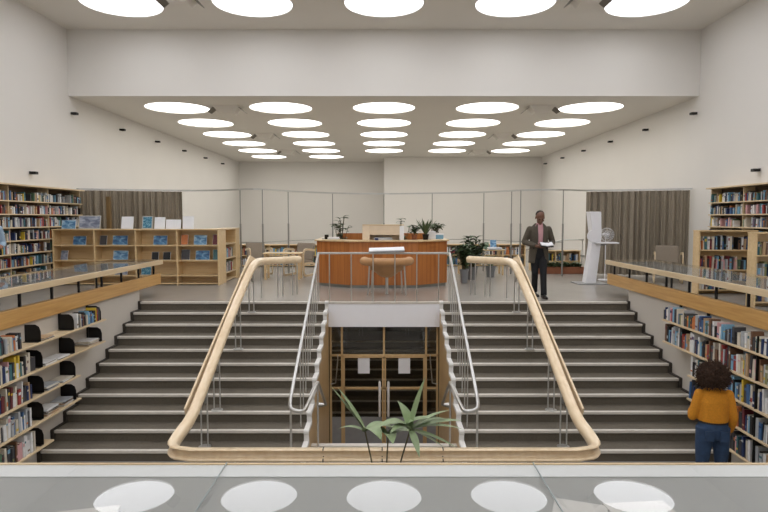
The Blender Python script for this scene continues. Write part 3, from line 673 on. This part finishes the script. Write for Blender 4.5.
# open-fronted cream organiser
og = empty('desk_organiser', (-.04, 14.05, CZ), 'cream open-fronted organiser box in the middle of the reception desk', 'organiser')
x0, x1, y0, y1, z0, z1 = -.50, .46, 13.8, 14.05, CZ+.001, CZ+.34
box(x0, x0+.17, y0, y1, z0, z1).build('side_block', cream, og, bevel=.006); box(x1-.1, x1, y0, y1, z0, z1-.02).build('side_block', M['paper'], og, bevel=.006)
box(x0+.17, x1-.1, y1-.02, y1, z0, z1).build('back', cream, og); box(x0+.17, x1-.1, y0+.01, y1-.02, z0+.12, z1-.002).build('front_panel', cream, og); box(x0, x1, y0, y1+.01, z1, z1+.018).build('top', M['birchx'], og)
papers(-.02, 13.9, CZ, .42, .1, 5, 'white papers lying inside the cream organiser on the desk')
tag(box(-.21, -.13, 13.66, 13.74, CZ+.001, CZ+.05).build('card_terminal', BM['navy'], bevel=.008), 'small navy card terminal in front of the cream organiser', 'device')
cuboid('storage_box', 1.0, 1.24, 14.3, 14.5, CZ, CZ+.19, M['paper'], 'white cardboard box on the right side of the desk', 'box')
cuboid('storage_box', 1.18, 1.45, 14.55, 14.72, CZ, CZ+.10, BM['sky blue'], 'low pale blue box at the right corner of the desk', 'box', M['paper'])

# ------------------------------------------------------------------ plants
def pot(r, x, y, z, rad, h, m):
    MB().lathe([(rad*.72, 0), (rad*.95, h*.9), (rad*1.03, h*.9), (rad*1.03, h), (rad*.9, h), (rad*.85, h*.88)], (x, y, z+.001), 24).build('pot', m, r, smooth=True)
    MB().lathe([(rad*.86, h*.86), (rad*.86, h*.885)], (x, y, z), 20).build('soil', M['soil'], r)
def bushy(name, x, y, z, rad, h, ph, pr, label, n=60, L=.13, w=.07, m='leaf', pm='pot'):
    r = empty(name, (x, y, z), label, 'plant'); pot(r, x, y, z, pr, ph, M[pm]); st = MB(); lf = MB()
    ns = max(5, n//9)
    for i in range(ns):
        a = 2*PI*i/ns+random.uniform(-.3, .3); e = random.uniform(.25, 1); tip = Vector((x+math.cos(a)*rad*e, y+math.sin(a)*rad*e, z+ph+(h-ph)*random.uniform(.55, 1)*(1.15-.4*e)))
        base = Vector((x+random.uniform(-.3, .3)*pr, y+random.uniform(-.3, .3)*pr, z+ph*.87)); mid = (base+tip)/2+Vector((0, 0, .12*h)); pts = smooth_path([base, mid, tip], 2); st.tube(pts, .006, 5)
        for k in range(n//ns):
            p = pts[min(len(pts)-1, int(len(pts)*random.uniform(.3, 1)))]; b = random.uniform(0, 2*PI)
            lf.leaf(p, (math.cos(b), math.sin(b), random.uniform(-.1, .8)), (0, 0, 1), L*random.uniform(.7, 1.2), w*random.uniform(.7, 1.2), .9, 4)
    st.build('stem', M['stem'], r); lf.build('foliage', M[m], r, smooth=True); return r
def spiky(name, x, y, z, h, ph, pr, label, n=14, spread=.35, w=.045, m='leaf', pm='pot', droop=.25):
    r = empty(name, (x, y, z), label, 'plant'); pot(r, x, y, z, pr, ph, M[pm]); lf = MB()
    for i in range(n):
        a = 2*PI*i/n*1.0+random.uniform(-.2, .2); t = spread*random.uniform(.3, 1)
        lf.leaf((x+.02*math.cos(a), y+.02*math.sin(a), z+ph*.86), (math.cos(a)*t, math.sin(a)*t, 1), (0, 0, 1), (h-ph)*random.uniform(.75, 1.1), w, droop*t*2, 6)
    lf.build('foliage', M[m], r, smooth=True); return r
bushy('potted_plant', -1.08, 14.9, .0, .3, 1.8, .3, .14, 'slender leafy plant rising behind the left end of the desk', 110, .14, .085)
bushy('potted_plant', .42, 15.0, CZ if False else 0, .28, 1.68, .3, .15, 'leafy plant standing behind the cream organiser on the desk', 130, .15, .09)
bushy('potted_plant', .72, 14.12, CZ, .16, .34, .12, .07, 'small bushy plant on the desk beside the spiky plant', 80, .11, .07, pm='clay')
spiky('potted_plant', .98, 14.3-.25, CZ, .56, .13, .08, 'spiky upright plant in a dark pot on the reception desk', 22, .75, .05, pm='black')
bushy('potted_plant', 1.3, 14.95, CZ, .2, .42, .12, .08, 'leafy plant rising behind the pale blue box on the desk', 90, .12, .075)
bushy('potted_plant', 1.98, 14.7, 0, .25, .98, .34, .11, 'broad bushy plant in a grey pot at the right end of the desk', 220, .18, .1)
bushy('potted_plant', 2.3, 15.55, 0, .42, 1.12, .34, .15, 'large spreading plant behind the right wooden handrail', 320, .2, .11)
spiky('potted_plant', 2.9, 16.2, 0, .75, .3, .14, 'yellow-green spiky plant right of the large spreading plant', 18, .9, .05, m='leaf2', droop=1)
# trough of ferns in front of the far bookcase
tr_ = empty('planter_trough', (5.1, 17.2, 0), 'low trough of bushy ferns between the walking man and the kiosk', 'planter')
box(4.45, 5.75, 17.1, 17.4, .002, .2).build('trough', M['clay'], tr_, bevel=.01); lf = MB()
for i in range(200):
    a = random.uniform(0, 2*PI); lf.leaf((random.uniform(4.5, 5.7), random.uniform(17.15, 17.35), .2), (math.cos(a)*.8, math.sin(a)*.8, random.uniform(.4, 1.2)), (0, 0, 1), random.uniform(.18, .34), .06, 1.2, 5)
lf.build('foliage', M['leaf'], tr_, smooth=True)
# palm in front of the handrail
pm = empty('potted_palm', (0, 5.6, LOW), 'tall palm with long drooping green blades in front of the central door', 'plant')
pot(pm, 0, 5.6, LOW, .2, .36, M['pot']); lf = MB(); st = MB()
def frond(base, hub, blades):
    st.tube(smooth_path([base, (Vector(base)+Vector(hub))/2+Vector((0, 0, .1)), hub], 2), .008, 6)
    for dx, dy, dz, L, w, dr in blades: lf.leaf(hub, (dx, dy, dz), (0, 0, 1), L, w*1.45, dr, 9, .3)
frond((.02, 5.6, LOW+.3), (.25, 5.55, -.40), [(.28, .1, 1, .52, .075, .1), (1, .05, .75, .42, .06, .5), (1, -.1, .38, .5, .085, .35), (1, .15, .2, .55, .05, .6), (1, -.25, -.18, .46, .05, .3), (.9, .3, .5, .42, .05, .9), (1, 0, -.45, .38, .05, .2), (-.3, -.3, .35, .3, .07, 1.4), (-.8, .3, .25, .3, .06, 1.2), (-.6, -.2, .6, .36, .1, 1.5), (-.2, .2, .8, .3, .08, 1.2), (.2, -.6, -.3, .3, .05, .6)])
frond((-.02, 5.62, LOW+.3), (-.18, 5.6, -.44), [(-.72, 0, 1, .56, .06, .05), (-.6, .1, 1, .5, .07, .1), (-.5, -.1, .9, .34, .05, .5), (.5, .1, .35, .34, .1, 1.6), (.9, -.1, .5, .5, .075, .9), (.3, -.4, .5, .3, .1, 2), (-.9, .3, .4, .3, .04, 1)])
frond((0, 5.58, LOW+.3), (.04, 5.55, -.46), [(1, .0, .85, .62, .07, 1.1), (.6, .2, .3, .3, .1, 1.2), (-.4, .1, .3, .25, .08, 1.2), (.1, -.5, .4, .24, .08, 1.6)])
st.build('stem', M['stem'], pm); lf.build('foliage', M['leaf2'], pm, smooth=True)

# ------------------------------------------------------------------ chairs and tables
def armchair(name, label, group):
    r = empty(name, (0, 0, 0), label, 'armchair', group)        # faces -Y
    mx = Matrix.Translation((0, -.02, .40)) @ Matrix.Rotation(R(-6), 4, 'X'); MB().box(-.27, .27, -.28, .27, -.05, .05, mx).build('seat', M['fabric'], r, bevel=.03)
    mx = Matrix.Translation((0, .27, .42)) @ Matrix.Rotation(R(-16), 4, 'X'); MB().box(-.27, .27, -.04, .05, 0, .50, mx).build('backrest', M['fabric'], r, bevel=.03)
    for s in (-1, 1):
        p = smooth_path([(s*.31, .30, .70), (s*.31, -.25, .76), (s*.31, -.38, .68), (s*.31, -.36, .1), (s*.31, -.3, .022), (s*.31, .25, .022), (s*.31, .38, .05), (s*.31, .36, .3), (s*.31, .1, .36), (s*.31, -.3, .36)], 2)
        MB().sweep(p, [(-.03, -.012), (.03, -.012), (.03, .012), (-.03, .012)], up=(1, 0, 0)).build('arm_frame', M['birch'], r)
    MB().box(-.31, .31, .12, .16, .33, .36).build('cross_bar', M['birch'], r)
    return r
g = 'bentwood armchairs with grey upholstery'
ac = armchair('armchair', 'grey bentwood armchair in front of the right curtain', g); ac.location = (7.1, 14.9, 0); ac.rotation_euler = (0, 0, R(-22))
dup(ac, (-3.58, 17.0, 0), R(25), 'grey bentwood armchair at the left end of the reading table')
dup(ac, (-2.35, 16.6, 0), R(-20), 'grey bentwood armchair at the reading table beside the desk')
def table(name, x, y, w, d, h, label, m='birchx', round_=False):
    r = empty(name, (x, y, 0), label, 'table')
    MB().box(x-w/2, x+w/2, y-d/2, y+d/2, h-.035, h).build('table_top', M[m], r, bevel=.01)
    for sx in (-1, 1):
        for sy in (-1, 1): MB().box(x+sx*(w/2-.06)-.025, x+sx*(w/2-.06)+.025, y+sy*(d/2-.06)-.025, y+sy*(d/2-.06)+.025, .001, h-.035).build('leg', M[m], r)
    return r
table('reading_table', -2.65, 15.7, 1.0, .55, .70, 'pale wooden reading table with two grey armchairs, left of the desk')
table('reading_table', 2.75, 17.0, 1.3, .6, .72, 'pale wooden table holding leaflets behind the right handrail')
sheet(-2.85, 15.7, .701, .22, .3, .2, 'white paper lying on the left reading table')
leaner('leaflet', 3.02, 3.2, .27, 16.95, .72, P[1], 'blue leaflet standing on the table behind the right handrail', 'leaflet')
leaner('leaflet', 2.84, 2.98, .2, 16.95, .72, BM['green'], 'green leaflet standing left of the blue one on the table', 'leaflet')
papers(3.12, 16.8, .72, .36, .22, 5, 'white paper pile before the blue leaflet on the table', .2)
for s, x0, x1 in ((-1, -4.25, -1.85), (1, 2.0, 4.3)):
    y = 19.6 if s < 0 else 19.8
    low_unit('low_bookcase', x0 - (.5 if s < 0 else 0), x1+(.0 if s < 0 else .4), y, .3, .74, [.39, .06], 3, f'far low bookcase beneath the poles, {SIDE[s]} of the reception desk', 'far low bookcases', 'birchx')
    for z in (.39, .06):
        xx0 = x0-(.5 if s < 0 else 0); xx1 = x1+(.0 if s < 0 else .4); wdt = (xx1-xx0-.03)/3
        for k in range(3): run((xx0+.04+k*wdt, y+.03, z), (1, 0, 0), (0, -1, 0), wdt-.06, .27, tmin=.035, tmax=.06)
low_unit('low_bookcase', 4.5, 6.0, 18.2, .3, .62, [.3, .05], 2, 'far low bookcase behind the fern trough', 'far low bookcases')
for k in range(2): run((4.54+k*.735, 18.23, .3), (1, 0, 0), (0, -1, 0), .67, .24, tmin=.035, tmax=.06)
rl = empty('guard_rail', (5.2, 17.8, 0), 'thin bent steel guard rail above the fern trough', 'railing')
MB().tube(smooth_path([(4.7, 17.75, .002), (4.7, 17.75, .6), (5.1, 17.75, .96), (5.95, 17.75, .96)], 1), .018).build('rail', M['steel'], rl, smooth=True)
for x in (5.3, 5.9): MB().tube([(x, 17.75, .002), (x, 17.75, .95)], .012).build('post', M['steel'], rl, smooth=True)

# horseshoe leather seat in front of the desk
hs = empty('tub_chair', (.06, 12.55, 0), 'tan leather tub chair with rolled horseshoe back on thin steel legs', 'chair')
cx, cy = .06, 12.55
ringp = [Vector((cx+.5*math.cos(R(a)), cy+.34*math.sin(R(a)), .70+.05*math.sin(R(a))*0)) for a in range(-205, 26, 10)]
ringp = [Vector((cx+.49*math.cos(R(a)), cy+.36*math.sin(R(a)), .70)) for a in range(-20, 201, 10)]
ringp = [Vector((p.x, 2*cy-p.y, p.z)) for p in ringp]
MB().caps(ringp, .085, 14).build('back_roll', M['leather'], hs, smooth=True)
MB().loft([[Vector((cx+a*math.cos(2*PI*k/28), cy+b*math.sin(2*PI*k/28), z)) for k in range(28)] for a, b, z in ((.1, .1, .36), (.2, .18, .42), (.31, .26, .53), (.44, .32, .66), (.43, .3, .66), (.35, .26, .52), (.22, .18, .45), (.05, .05, .43))]).build('seat_bucket', M['leather'], hs, smooth=True)
for x, y in ((-.36, -.2), (.36, -.2), (-.3, .22), (.3, .22)): MB().tube([(cx+x*1.1, cy+y*1.1, .002), (cx+x, cy+y, .66)], .016).build('leg', M['steel'], hs, smooth=True)
MB().tube([(cx, cy, .002), (cx, cy, .38)], .03).build('pedestal', M['steel'], hs, smooth=True)

# ------------------------------------------------------------------ kiosk and fan
kx, ky = 5.0, 14.6
k_ = empty('self_service_kiosk', (kx, ky, 0), 'tall white self-service kiosk with a folded slab body and side shelf', 'kiosk')
box(kx-.32, kx+.42, ky-.3, ky+.3, .002, .02).build('base_plate', M['greypl'], k_, bevel=.005)
def slab(pts, dep, y): return [[Vector((x, y-dep/2, z)), Vector((x+w, y-dep/2, z)), Vector((x+w, y+dep/2, z)), Vector((x, y+dep/2, z))] for x, w, z in pts]
MB().loft(slab([(kx-.09, .25, .02), (kx+.03, .22, .9), (kx+.05, .22, 1.2), (kx-.02, .27, 1.74), (kx-.04, .27, 1.76)], .3, ky)).build('body', M['kiosk'], k_, bevel=.012)
MB().tube([(kx+.06, ky-.15, 1.17), (kx+.06, ky-.2, 1.17)], .15, 24).build('reader', M['kiosk'], k_)
box(kx+.1, kx+.66, ky-.26, ky+.14, .985, 1.02).build('side_shelf', M['kiosk'], k_, bevel=.008)
MB().tube([(kx+.12, ky, .9), (kx+.5, ky, .985)], .02).build('shelf_strut', M['greypl'], k_, smooth=True)
fx, fy = 5.72, 15.4
fn = empty('pedestal_fan', (fx, fy, 0), 'slim white pedestal fan between the kiosk and the curtain', 'fan')
MB().lathe([(.17, .002), (.17, .02), (.02, .035)], (fx, fy, 0), 24).build('base', M['kiosk'], fn, smooth=True)
MB().tube([(fx, fy, .03), (fx, fy, 1.12)], .013).build('pole', M['kiosk'], fn, smooth=True); MB().tube([(fx, fy-.02, 1.18), (fx, fy+.12, 1.18)], .05, 14).build('motor', M['kiosk'], fn, smooth=True)
cg = MB()
for rr, yy in ((.17, 0), (.17, -.08), (.1, -.1), (.05, -.105)): cg.tube([(fx+rr*math.cos(a*PI/12), fy-.03+yy, 1.18+rr*math.sin(a*PI/12)) for a in range(25)], .004, 5)
for a in range(20): c_, s_ = math.cos(a*PI/10), math.sin(a*PI/10); cg.tube([(fx, fy-.135, 1.18), (fx+.1*c_, fy-.13, 1.18+.1*s_), (fx+.17*c_, fy-.11, 1.18+.17*s_), (fx+.17*c_, fy-.03, 1.18+.17*s_), (fx+.04*c_, fy, 1.18+.04*s_)], .0025, 4)
cg.build('guard', M['kiosk'], fn)
for a in range(4):
    c_, s_ = math.cos(a*PI/2+.4), math.sin(a*PI/2+.4); b_ = MB(); b_.leaf((fx, fy-.07, 1.18), (c_, .1, s_), (0, 1, 0), .15, .1, 0, 4); b_.build('blade', M['greypl'], fn)

# ------------------------------------------------------------------ people
def ring(c, rx, ry, n=20, tw=0): return [Vector((c[0]+rx*math.cos(2*PI*k/n), c[1]+ry*math.sin(2*PI*k/n), c[2]+tw*math.sin(2*PI*k/n))) for k in range(n)]
def hand(mb, wrist, palm_dir, side, down, curl=.5):
    """palm and five fingers; palm_dir along the hand, side towards the thumb, down = palm normal (curl direction)"""
    w = Vector(wrist); d = Vector(palm_dir).normalized(); s = Vector(side); s = (s-d*s.dot(d)).normalized(); dn = Vector(down); dn = (dn-d*dn.dot(d)-s*dn.dot(s)).normalized()
    mb.caps([w, w+d*.04], [.026, .03]); 
    for o in (-.028, -.01, .01, .028): mb.caps([w+d*.02+s*o*.7, w+d*.085+s*o], .0125, 8)
    for o, L in ((.03, .068), (.01, .078), (-.01, .072), (-.03, .055)):
        p = w+d*.088+s*o; a = curl*.7; q = p
        pts = [p]
        for k, f in enumerate((.45, .3, .25)):
            dd = d*math.cos(a)+dn*math.sin(a); q = q+dd*(L*f); pts.append(q); a += curl
        mb.caps(pts, [.0095, .009, .0085, .007], 8)
    t0 = w+d*.03+s*.03; t1 = t0+(d*.6+s*.7+dn*.3).normalized()*.04; mb.caps([t0, t1, t1+(d*.9+s*.15+dn*.45).normalized()*.032], [.0135, .011, .009], 8)
def head(mb, c, mx, k=1):
    """skull, jaw, nose, lips, brow, ears; faces local -Y"""
    c = Vector(c); mx = mx*k; T = lambda p: c+mx @ Vector(p); m3 = mx
    mb.ell(T((0, .012, .03)), (.076, .095, .085), 20, 12, m3); mb.ell(T((0, -.02, -.04)), (.058, .07, .075), 18, 10, m3); mb.ell(T((0, -.055, -.095)), (.03, .028, .022), 12, 8, m3)
    mb.caps([T((0, -.088, .012)), T((0, -.112, -.03))], [.009, .014], 8); mb.ell(T((0, -.102, -.034)), (.02, .013, .011), 10, 6, m3)
    mb.ell(T((0, -.086, -.066)), (.025, .012, .007), 10, 6, m3); mb.ell(T((0, -.085, -.076)), (.022, .012, .007), 10, 6, m3)
    for s in (-1, 1):
        mb.ell(T((s*.03, -.084, .02)), (.024, .012, .008), 10, 6, m3); mb.ell(T((s*.076, .01, -.012)), (.01, .02, .032), 10, 6, m3); mb.ell(T((s*.042, -.062, -.03)), (.022, .02, .02), 10, 6, m3)
def eyes(root, c, mx, par):
    c = Vector(c)
    for s in (-1, 1): MB().ell(c+mx @ Vector((s*.03, -.082, .003)), (.012, .008, .006), 10, 6, mx).build('eye', M['eye'], par, smooth=True)
def body_parts(mb, J, f=1.0):
    mb.loft([ring((J['pel'][0], J['pel'][1], J['pel'][2]-.06), .13*f, .095*f), ring(J['pel'], .15*f, .1*f), ring(J['waist'], .125*f, .09*f), ring(J['chest'], .155*f, .105*f), ring((J['neck'][0], J['neck'][1]+.005, J['neck'][2]-.04), .1*f, .07*f), ring((J['neck'][0], J['neck'][1], J['neck'][2]), .052, .055)])
    mb.caps([J['neck'], J['head']], [.052, .05], 12)
    for s in 'LR':
        mb.caps([J['sh'+s], J['el'+s], J['wr'+s]], [.047*f, .038*f, .026], 10); mb.caps([J['hip'+s], J['kn'+s], J['an'+s]], [.078*f, .052*f, .038], 12)
def shoe(root, an, dr, m):
    a = Vector(an); d = Vector(dr).normalized(); z = Vector((a.x, a.y, 0))
    mb = MB(); h = z-d*.07; t = z+d*.19
    mb.caps([h+Vector((0, 0, .04)), z+d*.06+Vector((0, 0, .042)), t+Vector((0, 0, .03))], [.038, .042, .028], 12); mb.caps([a+Vector((0, 0, .0)), z+Vector((0, 0, .045))], [.042, .04], 12)
    sd = Vector((-d.y, d.x, 0)); mb.loft([[h+sd*.03+Vector((0, 0, zz)), h-sd*.03+Vector((0, 0, zz)), z+d*.08-sd*.046+Vector((0, 0, zz)), t-sd*.02+d*.02+Vector((0, 0, zz)), t+sd*.02+d*.02+Vector((0, 0, zz)), z+d*.08+sd*.046+Vector((0, 0, zz))] for zz in (.004, .03)])
    return remesh(mb.build('shoe', m, root), .007, 3)
def trousers(root, J, m, f=1.0, hem=.018, crease=1):
    mb = MB(); p = J['pel']
    mb.loft([ring((p[0], p[1], p[2]-.12), .15*f, .115*f), ring(p, .165*f, .118*f), ring((p[0], p[1], p[2]+.08), .148*f, .105*f), ring((p[0], p[1]-.0, p[2]+.12), .142*f, .102*f)])
    for s in 'LR':
        a, b, c = Vector(J['hip'+s]), Vector(J['kn'+s]), Vector(J['an'+s]); d = (c-b).normalized()
        mb.tube([a+Vector((0, 0, .04)), a*.5+b*.5, b, b*.45+c*.55, c+d*.02], [.096*f, .086*f, .067*f, .062*f, .062*f], 14)
    return remesh(mb.build('trousers', m, root), .009, 4)

# --- man walking towards the camera, reading
J = dict(pel=(0, 0, .93), waist=(0, -.0, 1.08), chest=(.0, -.005, 1.29), neck=(.0, -.02, 1.47), head=(0, -.05, 1.575),
         shL=(-.185, 0, 1.375), elL=(-.285, .04, 1.12), wrL=(-.105, -.24, 1.05), shR=(.185, 0, 1.375), elR=(.285, .04, 1.12), wrR=(.185, -.23, 1.06),
         hipL=(-.085, 0, .9), knL=(-.075, -.02, .5), anL=(-.02, .22, .115), hipR=(.08, 0, .9), knR=(.065, -.13, .49), anR=(.075, -.15, .085))
man = empty('person', (0, 0, 0), 'man in a dark tweed jacket and pink shirt walking while reading', 'person')
hm = Matrix.Rotation(R(26), 3, 'X'); hc = Vector((0, -.06, 1.615))
mb = MB(); body_parts(mb, J, .9); hm = hm*1.12; head(mb, hc, hm)
hand(mb, J['wrL'], (.8, -.45, .0), (.3, -.2, 1), (.5, .6, .1), .55); hand(mb, J['wrR'], (-.55, -.55, .0), (-.2, -.2, 1), (-.4, .5, -.3), .5)
bd = remesh(mb.build('body', M['skin'], man), .0065, 3); eyes(man, hc, hm, bd)
hb = MB().ell(hc+hm @ Vector((0, .03, .042)), (.0785, .082, .078), 20, 12, hm); remesh(hb.build('hair', M['hairb'], man), .008, 2)
trousers(man, J, M['trous'], 1.0); shoe(man, J['anL'], (.15, -1, 0), M['shoe']); shoe(man, J['anR'], (.05, -1, 0), M['shoe'])
mb = MB().loft([ring((0, 0, 1.0), .148, .108), ring(J['waist'], .145, .108), ring(J['chest'], .165, .115), ring((0, -.008, 1.42), .13, .09), ring((0, -.018, 1.475), .064, .064), ring((0, -.024, 1.505), .062, .062)])
remesh(mb.build('shirt', M['shirt'], man), .009, 3)
jk = MB(); lv = ((.70, .205, .15, 34), (.85, .20, .148, 28), (.98, .19, .14, 20), (1.1, .178, .134, 17), (1.22, .186, .136, 19), (1.33, .195, .134, 22), (1.40, .19, .11, 28), (1.46, .125, .088, 50), (1.50, .085, .08, 70))
rings = []
for z, rx, ry, op in lv:
    an = [R(-90+op+(360-2*op)*k/27) for k in range(28)]; yo = -.005 if z > 1.35 else .0
    rings.append([Vector((rx*math.cos(a), yo+ry*math.sin(a), z)) for a in an]+[Vector(((rx-.024)*math.cos(a), yo+(ry-.024)*math.sin(a), z)) for a in reversed(an)])
jk.loft(rings)
for s in 'LR':
    a, b, c = Vector(J['sh'+s]), Vector(J['el'+s]), Vector(J['wr'+s]); jk.caps([a, a*.5+b*.5, b], [.07, .066, .058], 14); jk.tube([b, b*.5+c*.5, c-(c-b)*.06], [.058, .054, .046], 14)
jo = remesh(jk.build('jacket', M['jacket'], man), .0085, 4)
for s in (-1, 1):      # lapels
    lp = MB(); lp.loft([[Vector((s*x0, y0, z)), Vector((s*x1, y1, z)), Vector((s*x1, y1-.012, z)), Vector((s*x0, y0-.012, z))] for x0, x1, y0, y1, z in ((.045, .05, -.128, -.13, 1.12), (.05, .115, -.128, -.118, 1.3), (.055, .10, -.115, -.095, 1.4), (.05, .07, -.085, -.07, 1.48))]); lp.build('lapel', M['jacket'], jo)
MB().box(-.15, .15, -.112, -.095, .985, 1.02).build('belt', M['belt'], man)
man.location = (3.12, 12.02, 0)
ob = empty('open_book', (3.17, 11.68, 1.03), 'open white book held in the hands of the walking man', 'book')
for s in (-1, 1): MB().box(0, .12*s, -.08, .08, 0, .016, Matrix.Translation((3.19, 11.70, 1.075)) @ Matrix.Rotation(R(18), 4, 'X') @ Matrix.Rotation(s*R(-10), 4, 'Y')).build('page_block', M['paper'], ob)
MB().box(-.125, .125, -.083, .083, -.006, 0, Matrix.Translation((3.19, 11.70, 1.068)) @ Matrix.Rotation(R(18), 4, 'X')).build('cover', BM['black'], ob)

# --- woman seen from behind at the shelves
J = dict(pel=(0, 0, .93), waist=(0, .0, 1.07), chest=(.0, .0, 1.26), neck=(.0, .01, 1.42), head=(0, .02, 1.5),
         shL=(-.165, 0, 1.34), elL=(-.225, .03, 1.05), wrL=(-.16, .25, 1.06), shR=(.165, 0, 1.34), elR=(.225, -.01, 1.06), wrR=(.225, .09, .86),
         hipL=(-.09, 0, .9), knL=(-.105, .01, .49), anL=(-.11, -.01, .085), hipR=(.09, 0, .9), knR=(.115, .02, .49), anR=(.12, .03, .085))
wo = empty('person', (0, 0, 0), 'woman with a dark afro, mustard jumper and jeans facing the bookshelves', 'person')
hm = Matrix.Rotation(R(180-10), 3, 'Z'); hc = Vector((-.015, .02, 1.555))
mb = MB(); body_parts(mb, J, .86); head(mb, hc, hm)
hand(mb, J['wrL'], (.25, 1, .1), (.3, .1, 1), (.9, 0, 0), .4); hand(mb, J['wrR'], (0, .45, -.8), (0, .9, .4), (-.9, 0, 0), .35)
bd = remesh(mb.build('body', M['skin2'], wo), .0065, 3); eyes(wo, hc, hm, bd)
mb = MB().ell((-.02, -.0, 1.56), (.14, .13, .135), 24, 16)
for i in range(46):
    a = random.uniform(0, 2*PI); e = random.uniform(-.75, 1); ce = math.sqrt(1-e*e); p = Vector((.128*ce*math.cos(a)-.02, .122*ce*math.sin(a)-.01, 1.56+.125*e))
    if p.y < .1 or p.z > 1.64: mb.ell(p, (.05,)*3, 8, 6)
remesh(mb.build('hair', M['afro'], wo), .011, 2, (.05, .03))
mb = MB()
for i in range(1300):
    a = random.uniform(0, 2*PI); e = random.uniform(-.8, 1); ce = math.sqrt(1-e*e); d = Vector((ce*math.cos(a), ce*math.sin(a), e)); p = Vector((.15*d.x-.02, .138*d.y-.01, 1.56+.14*d.z))
    if d.y > .55 and d.z < .5: continue
    t = d.orthogonal().normalized(); b_ = d.cross(t); ph = random.uniform(0, 6); L = random.uniform(.03, .075)
    mb.tube([p+d*(L*k/5)+(t*math.cos(ph+k*1.5)+b_*math.sin(ph+k*1.5))*.009 for k in range(6)], [.004, .004, .0035, .003, .0025, .0015], 4)
mb.build('curls', M['afro'], wo)
tr = trousers(wo, J, M['jeans'], 1.08)
for s in (-1, 1): MB().loft([[Vector((s*x, -.135+dy, z)) for x, z in ((.035, .80), (.125, .81), (.128, .92), (.032, .93), )] for dy in (-.004, .02)]).build('back_pocket', M['jeans'], tr)
shoe(wo, J['anL'], (-.05, 1, 0), M['shoe']); shoe(wo, J['anR'], (.05, 1, 0), M['shoe'])
MB().loft([ring((0, 0, .995), .167, .119, 28), ring((0, 0, 1.02), .165, .118, 28)]).build('belt', M['belt'], wo)
mb = MB().loft([ring((0, 0, 1.01), .168, .122), ring((0, 0, 1.1), .168, .124), ring(J['chest'], .172, .125), ring((0, .005, 1.36), .15, .1), ring((0, .01, 1.42), .075, .07), ring((0, .01, 1.44), .066, .064)])
for s in 'LR':
    a, b, c = Vector(J['sh'+s]), Vector(J['el'+s]), Vector(J['wr'+s]); mb.caps([a, a*.5+b*.5, b], [.058, .058, .052], 14); mb.tube([b, b*.5+c*.5, c-(c-b)*.05], [.052, .05, .04], 14)
remesh(mb.build('jumper', M['mustard'], wo), .009, 5)
wo.location = (3.80, 6.76, LOW-.0); wo.scale = (.96, .96, .96); wo.rotation_euler = (0, 0, R(-8))

# --- standing person cut by the left edge of the photo
J = dict(pel=(0, 0, .93), waist=(0, 0, 1.08), chest=(0, 0, 1.29), neck=(0, -.01, 1.46), head=(0, -.02, 1.56), shL=(-.19, 0, 1.40), elL=(-.25, .03, 1.12), wrL=(-.24, -.08, .88), shR=(.19, 0, 1.40), elR=(.25, .03, 1.12), wrR=(.2, -.2, 1.08),
         hipL=(-.09, 0, .9), knL=(-.1, 0, .49), anL=(-.1, .02, .085), hipR=(.09, 0, .9), knR=(.1, 0, .49), anR=(.1, .02, .085))
pe = empty('person', (0, 0, 0), 'person in a pale blue top and dark trousers, cut off by the left picture edge', 'person')
hm = Matrix.Rotation(R(5), 3, 'X'); hc = Vector((0, -.02, 1.61)); mb = MB(); body_parts(mb, J, .9); head(mb, hc, hm)
hand(mb, J['wrL'], (0, -.2, -1), (0, -1, .2), (1, 0, 0), .35); hand(mb, J['wrR'], (-.3, -1, 0), (-.4, 0, 1), (-.6, .2, -.3), .4)
bd = remesh(mb.build('body', M['skin2'], pe), .0075, 3); eyes(pe, hc, hm, bd)
remesh(MB().ell(hc+hm @ Vector((0, .03, .042)), (.084, .09, .084), 20, 12, hm).build('hair', M['hairb'], pe), .009, 2)
trousers(pe, J, M['trous']); shoe(pe, J['anL'], (-.1, -1, 0), M['shoe']); shoe(pe, J['anR'], (.1, -1, 0), M['shoe'])
mb = MB().loft([ring((0, 0, .97), .172, .126), ring(J['waist'], .165, .12), ring(J['chest'], .18, .125), ring((0, -.005, 1.41), .145, .095), ring((0, -.01, 1.475), .066, .064)])
for s in 'LR':
    a, b, c = Vector(J['sh'+s]), Vector(J['el'+s]), Vector(J['wr'+s]); mb.caps([a, a*.5+b*.5, b], [.068, .062, .055], 14); mb.tube([b, b*.5+c*.5, c-(c-b)*.05], [.055, .05, .04], 14)
remesh(mb.build('jumper', M['bluetop'], pe), .009, 4)
pe.location = (-7.25, 10.9, 0); pe.rotation_euler = (0, 0, R(40))

# ------------------------------------------------------------------ remaining mass of small far books
so = STUFF.build('books', STM); tag(so, 'rows of small upright books filling the tall side bookcases and far low shelves', 'books'); so['kind'] = 'stuff'

# ------------------------------------------------------------------ camera, world, view
cam = bpy.data.cameras.new('camera'); co = bpy.data.objects.new('camera', cam); COL.objects.link(co); sc.camera = co
cam.sensor_width = 36; cam.lens = F/768*36; co.location = (0, 0, 1.6); co.rotation_euler = (R(90-3.62), 0, 0); cam.clip_end = 200; cam.clip_start = .05
w = bpy.data.worlds.new('world'); sc.world = w; w.use_nodes = True; w.node_tree.nodes['Background'].inputs[0].default_value = (.75, .82, .9, 1); w.node_tree.nodes['Background'].inputs[1].default_value = .4
vs = sc.view_settings; vs.view_transform = 'Standard'; vs.look = 'None'; vs.gamma = 1; vs.use_curve_mapping = False; vs.exposure = 0.0
print('individual books', bn)
